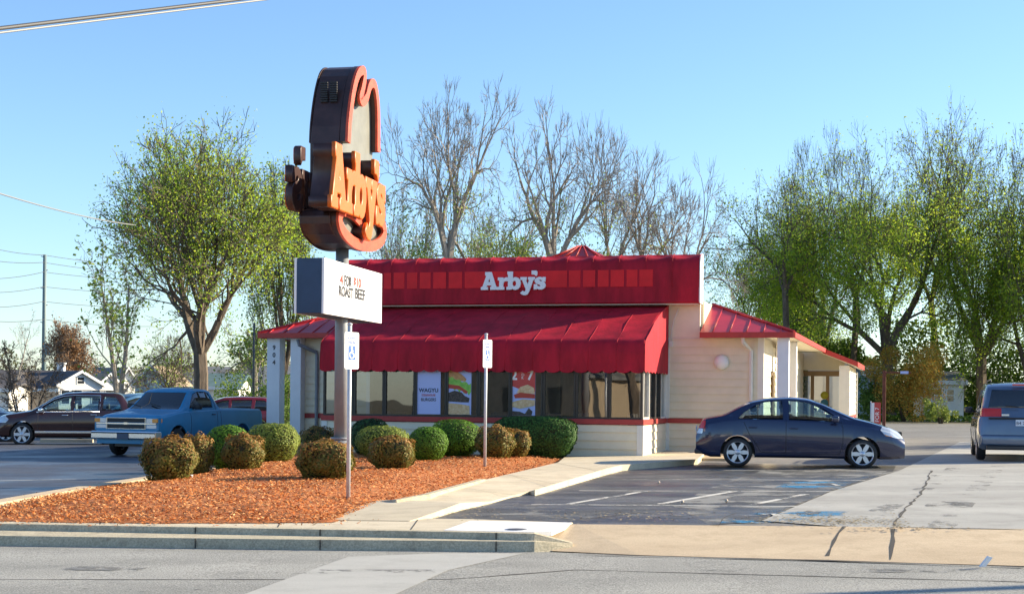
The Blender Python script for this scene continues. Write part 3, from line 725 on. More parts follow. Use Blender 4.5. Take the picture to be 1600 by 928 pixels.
# posters in the panes
def poster(x0, x1, z0, z1, m, label):
    b = MB().box(x0, x1, .018, .026, z0, z1).build('poster', M[m], BLD, label=label); return b
def px2x(px): # pixel to local x on the bay front
    x, z = ray(px, 610); t = (A0.x*BV.x+A0.y*BV.y)/(x*BV.x+BV.y); return (x*t-A0.x)*BU.x+(t-A0.y)*BU.y
x0, x1 = px2x(651), px2x(688)
pa = poster(x0, x1, 1.06, 2.4, 'poster', 'pale blue poster with burger wording')
c_ = (x0+x1)/2
text('WAGYU', .132, M['navy'], pa, (c_, .012, 1.60), align='CENTER', bold=.003); text('STEAKHOUSE', .075, M['inkred'], pa, (c_, .012, 1.50), align='CENTER', xs=.78)
text('BURGERS', .11, M['ink'], pa, (c_, .012, 1.38), align='CENTER', xs=.85)
x0, x1 = px2x(699), px2x(736)
pb = poster(x0, x1, 1.06, 2.4, 'poster', 'pale blue poster with a large burger')
W_ = x1-x0
def flat(name, pts, m, par, y): return MB().prism([(a, y, b) for a, b in pts], (0, -.0015, 0)).build(name, M[m], par)
def arc(cx, cz, rx, rz, a0, a1, n=14): return [(cx+rx*math.cos(R_(a0+(a1-a0)*i/n)), cz+rz*math.sin(R_(a0+(a1-a0)*i/n))) for i in range(n+1)]
e_ = x0+W_*.86
flat('bun', [(x0+.002, 1.93)]+[(x0+.002, 2.14)]+[(x0+W_*(.05+.75*t), 2.14-.22*t**2.2) for t in (.1, .3, .5, .7, .85, 1)]+[(x0+W_*.75, 1.86)], 'bunc', pb, .0155)
zz = [(x0+.002, 1.80)]+[(x0+W_*t, 1.99-.20*t+.03*math.sin(t*40)) for t in (0.02, .1, .2, .3, .4, .5, .6, .7, .8, .9, .99)]+[(x0+W_*t, 1.72-.16*t+.05*math.sin(t*33)) for t in (.99, .9, .8, .7, .6, .5, .4, .3, .2, .1)]
flat('lettuce', zz, 'lettuce', pb, .0135)
flat('tomato', [(x0+.002, 1.70), (x0+.002, 1.80), (x0+W_*.5, 1.76), (x0+W_*.86, 1.62), (x0+W_*.8, 1.56), (x0+W_*.5, 1.67)], 'tomato', pb, .0115)
flat('patty', [(x0+.002, 1.38), (x0+.002, 1.58), (x0+W_*.3, 1.64), (x0+W_*.6, 1.60), (x0+W_*.72, 1.52), (x0+W_*.94, 1.46), (x0+W_*.9, 1.36), (x0+W_*.6, 1.36)], 'patty', pb, .0095)
flat('bun', [(x0+.002, 1.065), (x0+.002, 1.34), (x0+W_*.5, 1.32), (x0+W_*.93, 1.28), (x0+W_*.95, 1.065)], 'sandw', pb, .0075)
x0, x1 = px2x(797), px2x(836); W_ = x1-x0
pc = poster(x0, x1, 1.06, 2.4, 'poster', 'red and pale blue sandwich offer poster')
flat('red_field', [(x0+.002, 1.78), (x0+.002, 2.39), (x1-.002, 2.39), (x1-.002, 1.62), (x0+W_*.5, 1.66)], 'posterred', pc, .016)
text('2', .30, M['letter'], pc, (x0+.02, .0115, 1.92), bold=.01); text('7', .30, M['letter'], pc, (x0+.42, .0115, 1.92), bold=.01)
for k, ch in enumerate('FOR'): text(ch, .09, M['letter'], pc, (x0+.275, .0115, 2.08-k*.075))
flat('sandwich', [(x0+W_*.25, 1.6), (x0+W_*.4, 1.74), (x0+W_*.7, 1.80), (x0+W_*.95, 1.72), (x1-.004, 1.58)], 'sandw', pc, .0125)
flat('meat', [(x0+W_*.15, 1.55), (x0+W_*.4, 1.61), (x1-.004, 1.57), (x1-.004, 1.47), (x0+W_*.5, 1.48), (x0+W_*.2, 1.47)], 'tomato', pc, .0105)
flat('sandwich', [(x0+.002, 1.28), (x0+W_*.1, 1.38), (x0+W_*.5, 1.45), (x1-.004, 1.43), (x1-.004, 1.30), (x0+W_*.4, 1.22)], 'sandw', pc, .0095)
flat('meat', [(x0+.004, 1.065), (x0+.004, 1.17), (x0+W_*.4, 1.15), (x0+W_*.6, 1.10), (x0+W_*.75, 1.24), (x0+W_*.9, 1.16), (x0+W_*.86, 1.065)], 'patty', pc, .0085)
# awning over the bay
prof = [(3.28, 3.87), (2.6, 3.74), (1.9, 3.56), (1.2, 3.34), (.6, 3.08), (.16, 2.92), (.02, 2.85), (-.05, 2.76), (-.08, 2.5), (-.095, 2.14)]
AX0, AX1 = BX0-.06, .06; NX = 144; per = (AX1-AX0)/24.
bm = bmesh.new(); g = []
for i in range(NX+1):
    x = AX0+(AX1-AX0)*i/NX; rib = abs(math.sin(math.pi*(x-AX0)/((AX1-AX0)/12.)))
    col = []
    for j, (y, z) in enumerate(prof):
        s = .013*rib*math.sin(math.pi*min(1, j/6.))+.006*math.sin(x*5+j*1.7)*(0 < j < 9)
        # round the left shoulder
        col.append(bm.verts.new((x, y+s*.35, z-s)))
    zz = 2.14-.055*abs(math.sin(math.pi*(x-AX0)/per))**.6
    col.append(bm.verts.new((x, -.097, zz))); g.append(col)
for i in range(NX):
    for j in range(len(prof)):
        f = bm.faces.new((g[i][j], g[i+1][j], g[i+1][j+1], g[i][j+1])); f.smooth = True
for xe in (0, NX):
    x = AX0 if xe == 0 else AX1
    top = [g[xe][j] for j in range(len(prof))]
    nb_ = 16; low = []
    for k in range(nb_+1):
        y = 3.28-(3.28+.095)*k/nb_; 
        low.append(bm.verts.new((x, y, 2.14-.04*abs(math.sin(math.pi*k/2.)))))
    mid = [bm.verts.new((x, prof[j][0], 2.16)) for j in range(len(prof)-1)]
    for j in range(len(prof)-2): bm.faces.new((top[j], top[j+1], mid[j+1], mid[j]))
    bm.faces.new((top[-2], top[-1], mid[-1]))
    bm.faces.new(mid+list(reversed(low)))
bmesh.ops.recalc_face_normals(bm, faces=bm.faces)
me = bpy.data.meshes.new('awning'); bm.to_mesh(me); bm.free(); aw = link('awning', me, M['awning'], BLD, label='red scalloped fabric awning')
for k in range(13):
    x = AX0+(AX1-AX0)*k/12.
    b = MB(); b.tube([(x+.0, y, z+.001) for y, z in prof], .006, 5); b.build('seam', M['awning'], aw)
# fascia box with padded top
FX0, FX1, FY = -8.68, .90, 2.78
nseg = 14; bm = bmesh.new(); g = []; NX = nseg*8
fp = [(MW-.02, 3.9), (FY+.03, 3.9), (FY, 3.93), (FY, 4.3), (FY+.005, 4.72), (FY+.02, 4.92), (FY+.09, 5.05), (FY+.22, 5.13), (FY+.4, 5.17), (MW-.02, 5.17)]
for i in range(NX+1):
    x = FX0+(FX1-FX0)*i/NX; u = (i % 8)/8.; sag = math.sin(math.pi*u)
    g.append([bm.verts.new((x, y+.035*sag*(5 <= j <= 7), z-(.05*sag+.03*(1-u))*(1 if j >= 7 else (.5 if j == 6 else 0)) if 6 <= j <= 8 else z)) for j, (y, z) in enumerate(fp)])
for i in range(NX):
    for j in range(len(fp)-1):
        f = bm.faces.new((g[i][j], g[i+1][j], g[i+1][j+1], g[i][j+1])); f.smooth = j > 2
bmesh.ops.recalc_face_normals(bm, faces=bm.faces)
me = bpy.data.meshes.new('fascia'); bm.to_mesh(me); bm.free(); fa = link('fascia', me, M['awning'], BLD, label='red padded fabric fascia')
b = MB(); b.prism([(FX1+.002, y, z) for y, z in fp], (.03, 0, 0)); b.prism([(FX0-.002, y, z) for y, z in fp], (-.03, 0, 0)); b.build('end_panel', M['fascia_end'], BLD)
for k in range(nseg+1):
    x = FX0+(FX1-FX0)*k/nseg; b = MB(); b.tube([(x, y-.002, z+.002) for y, z in fp[3:9]], .007, 5); b.build('seam', M['awning'], fa)
b = MB(); b.box(FX0+.1, FX1-.05, FY+.06, MW-.05, 3.875, 3.898); b.build('soffit_strip', M['soffit'], BLD)
xs_ = [i for i in range(0)]
def px2f(px):
    x, z = ray(px, 436); t = (FY+A0.x*BV.x+A0.y*BV.y)/(x*BV.x+BV.y); return (x*t-A0.x)*BU.x+(t-A0.y)*BU.y
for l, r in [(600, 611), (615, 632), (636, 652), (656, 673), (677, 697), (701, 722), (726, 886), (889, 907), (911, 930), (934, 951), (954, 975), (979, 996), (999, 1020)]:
    MB().box(px2f(l), px2f(r), FY-.008, FY+.004, 4.33, 4.76).bevel(.003, 1).build('painted_sun_patch', M['awning_lit'], fa, label='patch of sunlight on the fascia, painted in brighter red')  # sunlight on the fascia, painted as brighter red rectangles
# lettering, traced as outlines and scaled to real size
sx = (px2f(853)-px2f(753))/1170.; sz = .455/333.
gx = px2f(753)-140*sx
WN = empty('wall_lettering', (0, 0, 0)); WN.parent = BLD; WN['label'] = 'white slab lettering reading Arby\'s'
for ch, lp in GL.items(): outline('letter', lp, sx, sz, .05, .006, M['letter'], WN, org=(gx, FY-.045, 4.28))
# hip roofs
def hip(x_in, x_out, sgn):
    y0, y1 = FY, 14.9; run = abs(x_out-x_in); ht = .36*run; za = 3.16
    A = (x_out, y0, za); Bp = (x_in, y0+run, za+ht); Cc = (x_in, y0, za)
    b = MB()
    b.poly([A, Cc, Bp] if sgn < 0 else [Cc, A, Bp]); b.poly([A, (x_out, y1, za), (x_in, y1, za+ht), Bp])
    b.poly([(x_in, y0, za-.03), (x_out, y0, za-.03), (x_out, y1, za-.03), (x_in, y1, za-.03)])
    r = b.build('roof', M['redmetal'], BLD, normals=False)
    s = MB(); n = int(run/.42)
    for k in range(1, n+1):
        x = x_in+sgn*(k*.42-.1); l = abs(x_out-x)
        s.tube([(x, y0+.01, za+.012), (x, y0+l, za+.36*l+.012)], .016, 4)
    k = 0
    while y0+.5+k*.42 < y1:
        y = y0+.3+k*.42; l = min(run, y-y0); s.tube([(x_out-sgn*.0, y, za+.012), (x_out-sgn*l, y, za+.36*l+.012)], .016, 4); k += 1
    s.tube([(x_out, y0, za+.02), (x_in, y0+run, za+ht+.02)], .035, 6)
    s.build('seam', M['redmetal'], r)
    f = MB(); a, c = sorted((x_in, x_out)); f.box(a, c, y0-.03, y0+.02, za-.13, za+.012)
    f.box(*(sorted((x_out-.02*sgn, x_out+.03*sgn))), y0+.02, y1, za-.13, za+.012); f.bevel(.006, 1).build('eave_board', M['redboard'], BLD)
    q = MB(); q.box(a+.02, c-.02, y0+.02, y1, za-.10, za-.07); q.build('soffit', M['soffit'], BLD)
hip(.93, 3.27, 1); hip(-8.8, -11.12, -1)
# columns
for (x0, x1, y0, y1) in [(2.84, 3.13, 2.95, 3.23), (2.82, 3.07, 6.0, 6.28), (-10.93, -10.55, 2.95, 3.3), (-10.24, -9.93, 2.95, 3.25), (-10.93, -10.6, 9, 9.3)]:
    q = MB(); q.box(x0, x1, y0, y1, -.2, 3.05); q.box(x0-.02, x1+.02, y0-.02, y1+.02, -.2, .16); q.bevel(.012).build('column', M['column'], BLD)
for k, ch in enumerate('904'): text(ch, .17, M['ink'], BLD, (-10.76, 2.943, 2.72-k*.2), 'house_number', bold=.004)
# downspouts
for x, sg in ((XR-.28, 1), (-9.78, -1)):
    q = MB()
    q.tube([(x-.18*sg, FY+.12, 3.05), (x-.17*sg, FY+.14, 2.93), (x-.0*sg, MW-.06, 2.72), (x, MW-.06, .15)] if sg > 0 else [(x-.22, FY+.12, 3.0), (x-.2, FY+.14, 2.86), (x+.18, MW-.07, 2.66), (x+.2, MW-.07, 2.5), (x+.2, MW-.07, .15)], .052, 6, flat=True)
    q.build('downspout', M['trim' if sg > 0 else 'pole'], BLD)
q = MB(); q.lathe([(.0001, -.13), (.08, -.125), (.15, -.09), (.185, -.04), (.19, 0), (.17, .0)], 'y', (1.42, MW-.04, 2.43), 28); q.build('wall_lamp', M['lamp'], BLD, label='round white globe wall lamp')
q = MB(); q.tube([(.32, MW-.06, 3.8), (.20, MW-.06, 3.5), (.14, MW-.06, 3.2), (.13, MW-.06, 2.95)], .012, 6); q.box(.09, .17, MW-.10, MW-.03, 2.82, 2.96); q.build('cable', M['trim'], BLD)
# side door
ds = MB(); ds.box(XR-.12, XR-.04, 5.3, 5.4, .1, 2.25); ds.box(XR-.12, XR-.04, 6.4, 6.5, .1, 2.25); ds.box(XR-.12, XR-.04, 5.4, 6.4, 2.15, 2.25); d = ds.build('door', M['brownframe'], BLD)
MB().poly([(XR-.08, 5.4, .1), (XR-.08, 6.4, .1), (XR-.08, 6.4, 2.15), (XR-.08, 5.4, 2.15)]).build('pane', M['doorglass'], d)
MB().box(XR-.075, XR-.07, 5.5, 5.9, 1.2, 1.9).build('sticker', M['inkred'], d)
# entrance wing
WY = 15.0
b = MB(); b.box(3.80, 4.02, WY, 20, -.3, 2.62)
siding(b, WY+.0, 20, 4.02, 1.02, 2.62, side='r')
b.box(1.5, 2.15, 16.6, 16.75, -.3, 2.5)
b.prism([(1.5, 16.6, 2.5), (3.8, 16.6, 2.5), (3.8, 16.6, 2.86), (3.2, 16.6, 3.1), (1.5, 16.6, 3.1)], (0, .15, 0))
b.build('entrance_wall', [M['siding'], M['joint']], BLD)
b = MB(); b.box(4.021, 4.06, WY, 20, .875, 1.0); b.build('red_band', M['redband'], BLD)
b = MB(); b.box(3.72, 4.05, WY-.05, WY, -.3, 2.62); b.build('pilaster', M['trim'], BLD); b = MB(); b.box(4.04, 4.08, 20.3, 20.45, -.3, 2.5); b.build('pilaster', M['trim'], BLD)
b = MB(); sl = .41
rx0, rx1, rz0 = 3.22, 4.28, 3.16
def rz(x): return rz0-(x-rx0)*sl
b.prism([(rx0-.6, WY-.25, rz(rx0-.6)), (rx1, WY-.25, rz(rx1)), (rx1, WY-.25, rz(rx1)-.06), (rx0-.6, WY-.25, rz(rx0-.6)-.06)], (0, 5.6, 0)); b.build('roof', M['redmetal'], BLD)
b = MB(); b.prism([(rx0-.02, WY-.30, rz(rx0)+.02), (rx1+.03, WY-.30, rz(rx1)+.015), (rx1+.03, WY-.30, rz(rx1)-.14), (rx0-.02, WY-.30, rz(rx0)-.14)], (0, .045, 0))
b.box(rx1, rx1+.04, WY-.254, 20.3, rz(rx1)-.15, rz(rx1)+.01); b.build('eave_board', M['redboard'], BLD)
b = MB(); b.prism([(rx0-.5, WY-.24, rz(rx0-.5)-.10), (rx1, WY-.24, rz(rx1)-.10), (rx1, WY-.24, rz(rx1)-.17), (rx0-.5, WY-.24, rz(rx0-.5)-.17)], (0, 5.4, 0)); b.build('soffit', M['soffit'], BLD)
# entrance doors
dz1 = 2.38; xs3 = [2.16, 2.72, 2.95, 3.42, 3.79]
f = MB(); f.box(2.15, 3.80, 16.55, 16.66, dz1, dz1+.1)
for x in (2.15, 2.70, 3.20, 3.73): f.box(x, x+.07, 16.55, 16.66, .0, dz1)
for a, c in ((2.22, 2.70), (2.77, 3.20), (3.27, 3.73)): f.box(a, c, 16.56, 16.65, 0, .2); f.box(a, c, 16.56, 16.65, dz1-.08, dz1); f.box(a, a+.04, 16.57, 16.64, .2, dz1-.08)
dr = f.build('door', M['brownframe'], BLD, label='brown framed glass entrance doors')
for a, c in ((2.26, 2.70), (2.81, 3.20), (3.31, 3.73)): MB().poly([(a, 16.60, .2), (c, 16.60, .2), (c, 16.60, dz1-.08), (a, 16.60, dz1-.08)]).build('pane', M['doorglass'], dr)
q = MB(); q.tube([(3.30, 16.5, .95), (3.30, 16.5, 1.3)], .015, 6); q.build('handle', M['chrome'], dr)
MB().lathe([(.0001, 0), (.13, 0), (.13, .004), (.0001, .004)], 'y', (3.16, 16.53, 1.66), 20).build('sticker', M['label_y'], dr)
MB().lathe([(.0001, 0), (.13, 0), (.13, .004), (.0001, .004)], 'y', (3.16, 16.53, 1.40), 20).build('sticker', M['label_b'], dr)
MB().box(2.3, 2.45, 16.59, 16.595, 1.3, 1.75).build('sticker', M['white'], dr); MB().box(2.85, 3.0, 16.59, 16.595, 1.1, 1.5).build('sticker', M['white'], dr)
b = MB(); b.box(2.4, 3.8, 19.4, 19.5, 0, 2.9); b.build('back_wall', M['column'], BLD)
# roof lantern behind the fascia
b = MB(); cy = 9.5; LNX, za = ((lambda r_: (lambda t: ((r_[0]*t-A0.x)*BU.x+(t-A0.y)*BU.y, H+r_[1]*t))((cy+A0.x*BV.x+A0.y*BV.y)/(r_[0]*BV.x+BV.y)))(ray(910, 386))); cx = LNX; hw = .95; zb = za-.42
for (a, c) in (((-1, -1), (1, -1)), ((1, -1), (1, 1)), ((1, 1), (-1, 1)), ((-1, 1), (-1, -1))):
    b.poly([(cx+a[0]*hw, cy+a[1]*hw, zb), (cx+c[0]*hw, cy+c[1]*hw, zb), (cx+.12*c[0], cy+.12*c[1], za), (cx+.12*a[0], cy+.12*a[1], za)])
b.box(cx-.12, cx+.12, cy-.12, cy+.12, za-.02, za+.03); b.box(cx-hw, cx+hw, cy-hw, cy+hw, 3.9, zb)
lt = b.build('roof_lantern', M['redmetal'], BLD)
q = MB()
for s in (-.8, -.4, .0, .4, .8): q.tube([(cx+s*hw, cy-hw, zb+.02), (cx+s*.12, cy-.12, za+.02)], .028, 4)
q.build('rib', M['redboard'], lt)

# ------------------------------------------------------------------ pylon sign
SC = Vector((-3.036, 26.68, 0)); SD = Vector((.204, .979, 0)).normalized(); SN = Vector((SD.y, -SD.x, 0))
srot = math.atan2(SD.y, SD.x)   # local x = along face, local -y = outward face normal
PY = empty('pylon_sign', (SC.x, SC.y, mz(SC.x, SC.y)), srot, 'tall roadside sign with a dark brown hat shape, orange lettering and white message board', 'sign')
sgz = PY.location.z
def SP(px, py, off):
    x, z = ray(px, py); o = SC+SN*off; t = (o.dot(SN))/(x*SN.x+SN.y)
    P = Vector((x*t, t, H+z*t)); return ((P-SC).dot(SD), P.z-sgz)
q = MB(); q.tube([(0, 0, -.3), (0, 0, .62)], .165, 24); q.tube([(0, 0, .60), (0, 0, .64)], .18, 24); q.tube([(0, 0, .64), (0, 0, 4.4)], .115, 24); q.build('pole', M['pole'], PY)
t0, t1 = SP(507, 404, .263), SP(507, 493.5, .263); T2, T3 = SP(597, 427, .263), SP(597, 502, .263)
x0, x1 = t0[0], T2[0]; z1, z0 = (t0[1]+T2[1])/2, (t1[1]+T3[1])/2
q = MB(); q.box(x0, x1, -.22, .22, z0, z1); q.bevel(.012).build('message_box', M['navy'], PY)
for s in (-1, 1):
    q = MB(); y0, y1 = sorted((s*.221, s*.262))
    q.box(x0+.0, x1, y0, y1, z0, z0+.07); q.box(x0, x1, y0, y1, z1-.045, z1); q.box(x0, x0+.06, y0, y1, z0+.07, z1-.045); q.box(x1-.05, x1, y0, y1, z0+.07, z1-.045)
    fr = q.build('frame', M['signwhite'], PY)
    y0, y1 = sorted((s*.2215, s*.246)); MB().box(x0+.061, x1-.051, y0, y1, z0+.071, z1-.046).build('message_face', M['signwhite'], PY)
def sx_(px, py): return SP(px, py, .25)
for (w, p0, p1, pyt, pyb, m) in [('4', 531, 536, 429, 444, 'inkred'), ('FOR', 538, 549.5, 430, 446, 'ink'), ('$10', 552.5, 564, 433, 447, 'inkred'), ('ROAST', 529.5, 552, 446, 461.5, 'ink'), ('BEEF', 555, 570.5, 450, 466, 'ink')]:
    xa, za = sx_(p0, pyb); xb, _ = sx_(p1, pyb); _, zt = sx_(p0, pyt); h = (zt-za)
    o = text(w, h/.69, M[m], PY, (0, 0, 0), bold=.006)
    me = o.data; co = np.zeros(len(me.vertices)*3); me.vertices.foreach_get('co', co); co = co.reshape(-1, 3)
    mn, mx_ = co[:, 0].min(), co[:, 0].max(); co[:, 0] = xa+(co[:, 0]-mn)*(xb-xa)/(mx_-mn); co[:, 2] += za-co[:, 2].min()*0; co[:, 1] -= .252
    me.vertices.foreach_set('co', co.reshape(-1)); me.update()
# hat
HT = .31
def S2(l, off): return [SP(px, py, off) for px, py in l]
crown = S2([(534, 300), (534.3, 223.5), (536, 196.8), (539, 168.3), (543.2, 139.8), (548.5, 118.5), (553.9, 107.8), (560.3, 104.5), (564.6, 109.6), (565.8, 118.5), (565.5, 126), (568, 130), (570, 129), (574.5, 127.5), (580.6, 133), (584, 154), (586, 182.5), (586, 243), (584, 330)], HT)
crown = [(x, z) for x, z in crown]; zlow = SP(534, 330, HT)[1]-.06
crown[0] = (crown[0][0], zlow); crown[-1] = (crown[-1][0], zlow)
brim = S2([(529, 325.5), (521.5, 329), (518.8, 337), (519.3, 349), (526, 366), (537.5, 380), (554.3, 388.2), (569.8, 390), (583.3, 386.3), (594.5, 375), (598, 359.5), (595, 347), (588.2, 343)], HT)
def hatbody(name, pts, m, hy, label=None):
    q = MB(); q.prism([(x, -hy, z) for x, z in pts], (0, 2*hy, 0)); q.bevel(.02, 2, 50); return q.build(name, m, PY, label=label)
cb = hatbody('hat_crown', crown, M['hat'], HT-.05); hatbody('hat_brim', brim, M['hat'], HT-.04)
def inset(pts, k):
    c = Vector((sum(p[0] for p in pts)/len(pts), sum(p[1] for p in pts)/len(pts))); return [(c.x+(p[0]-c.x)*k, c.y+(p[1]-c.y)*k) for p in pts]
for s in (-1, 1):
    for nm, pts, k in (('hat_face', crown, .96), ('brim_face', brim, .95)):
        y = -s*(HT-.05) if nm == 'hat_face' else -s*(HT-.04)
        MB().prism([(x, y-s*.001, z) for x, z in inset(pts, k)], (0, -s*.012, 0)).build(nm, M['hatface'], PY)
def ribbon(pts, w, y0, y1):
    """solid band following a smooth path in the local xz plane"""
    P = [Vector(p) for p in pts]; Q = []
    for i in range(len(P)-1):
        p0, p1, p2, p3 = P[max(i-1, 0)], P[i], P[i+1], P[min(i+2, len(P)-1)]
        for k in range(5):
            t = k/5.; Q.append(.5*((2*p1)+(p2-p0)*t+(2*p0-5*p1+4*p2-p3)*t*t+(3*p1-p0-3*p2+p3)*t**3))
    Q.append(P[-1]); b = MB(); rr = []
    for i, p in enumerate(Q):
        t = (Q[min(i+1, len(Q)-1)]-Q[max(i-1, 0)]).normalized(); n = Vector((-t.y, t.x))
        rr.append([b.bm.verts.new((p.x+n.x*a*w*.5, y, p.y+n.y*a*w*.5)) for a, y in ((-1, y0), (-1, y1), (1, y1), (1, y0))])
    for i in range(len(rr)-1):
        for k in range(4): b.bm.faces.new((rr[i][k], rr[i+1][k], rr[i+1][(k+1) % 4], rr[i][(k+1) % 4]))
    b.bm.faces.new(rr[0]); b.bm.faces.new(list(reversed(rr[-1]))); b.bevel(.02, 2, 50); return b
st1 = S2([(537.0, 223), (538.2, 197), (541.2, 168), (545.2, 142), (550.5, 121), (556, 112), (561.5, 112), (562.3, 124), (558.5, 143), (555.8, 154), (559.5, 160), (565.5, 153), (569.5, 138), (573.5, 131), (578.5, 134), (582, 152), (583.8, 180), (584, 238)], HT)
st2 = S2([(569.5, 370), (560, 353.5), (548.4, 338), (536.8, 330.5), (527.1, 331.0), (523.2, 340), (525.2, 353.7), (533, 367.3), (546.5, 379.2), (562, 384.3), (577.5, 384), (589.2, 376), (594, 363.4), (592, 351.8), (588, 344)], HT)
for s in (-1, 1):
    ya, yb = -s*(HT-.045), -s*(HT+.12)
    yb = -s*(HT+.05) if s > 0 else -s*(HT-.02)
    yc = -s*(HT+.10) if s > 0 else -s*(HT+.0)
    for stx, wd in ((st1, .16), (st2, .19)):
        ribbon(stx, wd-.01, ya, yb).build('band_return', M['hat'], PY); ribbon(stx, wd if s > 0 else wd-.05, yb-s*.001, yc if s > 0 else yb+.006).build('outline_band', M['orange2'], PY)
for z_ in (SP(534, 190, HT)[1], SP(534, 243, HT)[1], SP(534, 290, HT)[1]):
    q = MB(); q.box(crown[1][0]-.034, crown[1][0]+.3, -(HT-.06), HT-.06, z_-.006, z_+.006)
    q.bm.free()
# letters
la, lz = SP(518, 321, HT+.22); lb, _ = SP(601, 340, HT+.22); _, lt_ = SP(527, 225, HT+.22)
ss = (lb-la)/1172.; hz = (lt_-lz)/333.
for s in (-1, 1):
    LG = empty('sign_lettering', (0, 0, 0)); LG.parent = PY; LG['label'] = "orange slab lettering reading Arby's"
    if s < 0: LG.rotation_euler.z = math.pi
    for ch, lp in GL.items():
        cx0 = la-140*ss if s > 0 else -(lb)-140*ss-.26
        if s > 0: outline('letter', lp, ss, hz, .04, .02, M['orange'], LG, off=.006, org=(cx0, -(HT+.19), lz), res=2)
        else: outline('letter', lp, ss, hz, .006, .003, M['orange'], LG, off=-.008, org=(cx0, -(HT+.06), lz), res=1)
        outline('letter_side', lp, ss, hz, .33 if s > 0 else .10, .012, M['hat'], LG, off=-.006, org=(cx0, -(HT+(.0 if s > 0 else -.01)), lz), res=1)
q = MB()
for r_ in range(2):
    for k in range(9): q.box(x0*0+crown[1][0]-.012, crown[1][0]+.0, -.12+r_*.16, -.0+r_*.16, SP(534, 160, HT)[1]+k*.035-.0, SP(534, 160, HT)[1]+k*.035+.02)
vx = SP(541, 150, HT)[0]
q.bm.free(); q = MB()
zc = SP(512, 145, 0)[1]
for r_ in range(2):
    for k in range(9):
        xx = SP(540.5, 158-k*3.6, HT)[0]-.03; z_ = SP(540.5, 158-k*3.6, HT)[1]; q.box(xx-.012, xx+.03, -.16+r_*.17, -.03+r_*.17, z_-.012, z_+.012)
q.build('vent', M['black'], PY)

# ------------------------------------------------------------------ accessible parking signs
def wheelsign(px, top, base, sw, sh, label, Y):
    g = G(px, base, .05); g.z = mz(g.x, g.y)
    o = empty('parking_sign', g, R_(56), label, 'sign', 'accessible parking signs')
    h = at(px, top, g.y).z-g.z
    q = MB(); q.tube([(0, 0, -.2), (0, 0, h)], .03, 10); q.build('post', M['steel'], o)
    q = MB(); q.tube([(0, 0, h), (0, 0, h+.02), (0, 0, h+.035)], [.036, .036, .01], 10); q.build('cap', M['steel'], o)
    zt = h-.10; pl = MB(); w = .155; hh = sh
    c = []
    for (cx, cz, a0) in ((w-.03, zt-.03, 0), (-w+.03, zt-.03, 90), (-w+.03, zt-hh+.03, 180), (w-.03, zt-hh+.03, 270)):
        c += [(cx+.03*math.cos(R_(a0+k*30)), cz+.03*math.sin(R_(a0+k*30))) for k in range(4)]
    pl.prism([(x, -.036, z) for x, z in c], (0, -.004, 0)); P_ = pl.build('plate', M['signwhite'], o)
    zc = zt-hh*.56
    MB().box(-.075, .075, -.0435, -.041, zc-.1, zc+.1).build('blue_square', M['isablue'], o)
    s = MB(); y = -.0455
    s.prism([(x, y, z) for x, z in arc(-.008, zc+.07, .016, .016, 0, 345, 12)], (0, .0012, 0))
    def bar(p, q2, w_):
        a, b2 = Vector(p), Vector(q2); n = Vector((-(b2-a).y, (b2-a).x)).normalized()*w_/2
        s.prism([(v.x, y, v.y) for v in (a-n, b2-n, b2+n, a+n)], (0, .0012, 0))
    bar((-.006, zc+.05), (0.0, zc-.012), .018); bar((.0, zc-.004), (.035, zc-.006), .016); bar((.032, zc-.006), (.05, zc-.058), .016); bar((-.004, zc+.03), (.03, zc+.028), .012)
    ar = arc(-.004, zc-.03, .047, .047, 125, 340, 14)
    for i in range(14): bar(ar[i], ar[i+1], .013)
    s.build('wheelchair_symbol', M['letter'], o)
    text('RESERVED', .045, M['isablue'], o, (0, -.041, zt-.10), align='CENTER'); text('PARKING', .045, M['isablue'], o, (0, -.041, zt-.16), align='CENTER')
    return o
wheelsign(544, 508, 781, 14, .52, 'tall thin accessible parking sign nearest the street, beside the big sign pole', 22)
wheelsign(757.5, 523, 733, 10, .56, 'accessible parking sign on a thin post near the middle of the awning', 31)
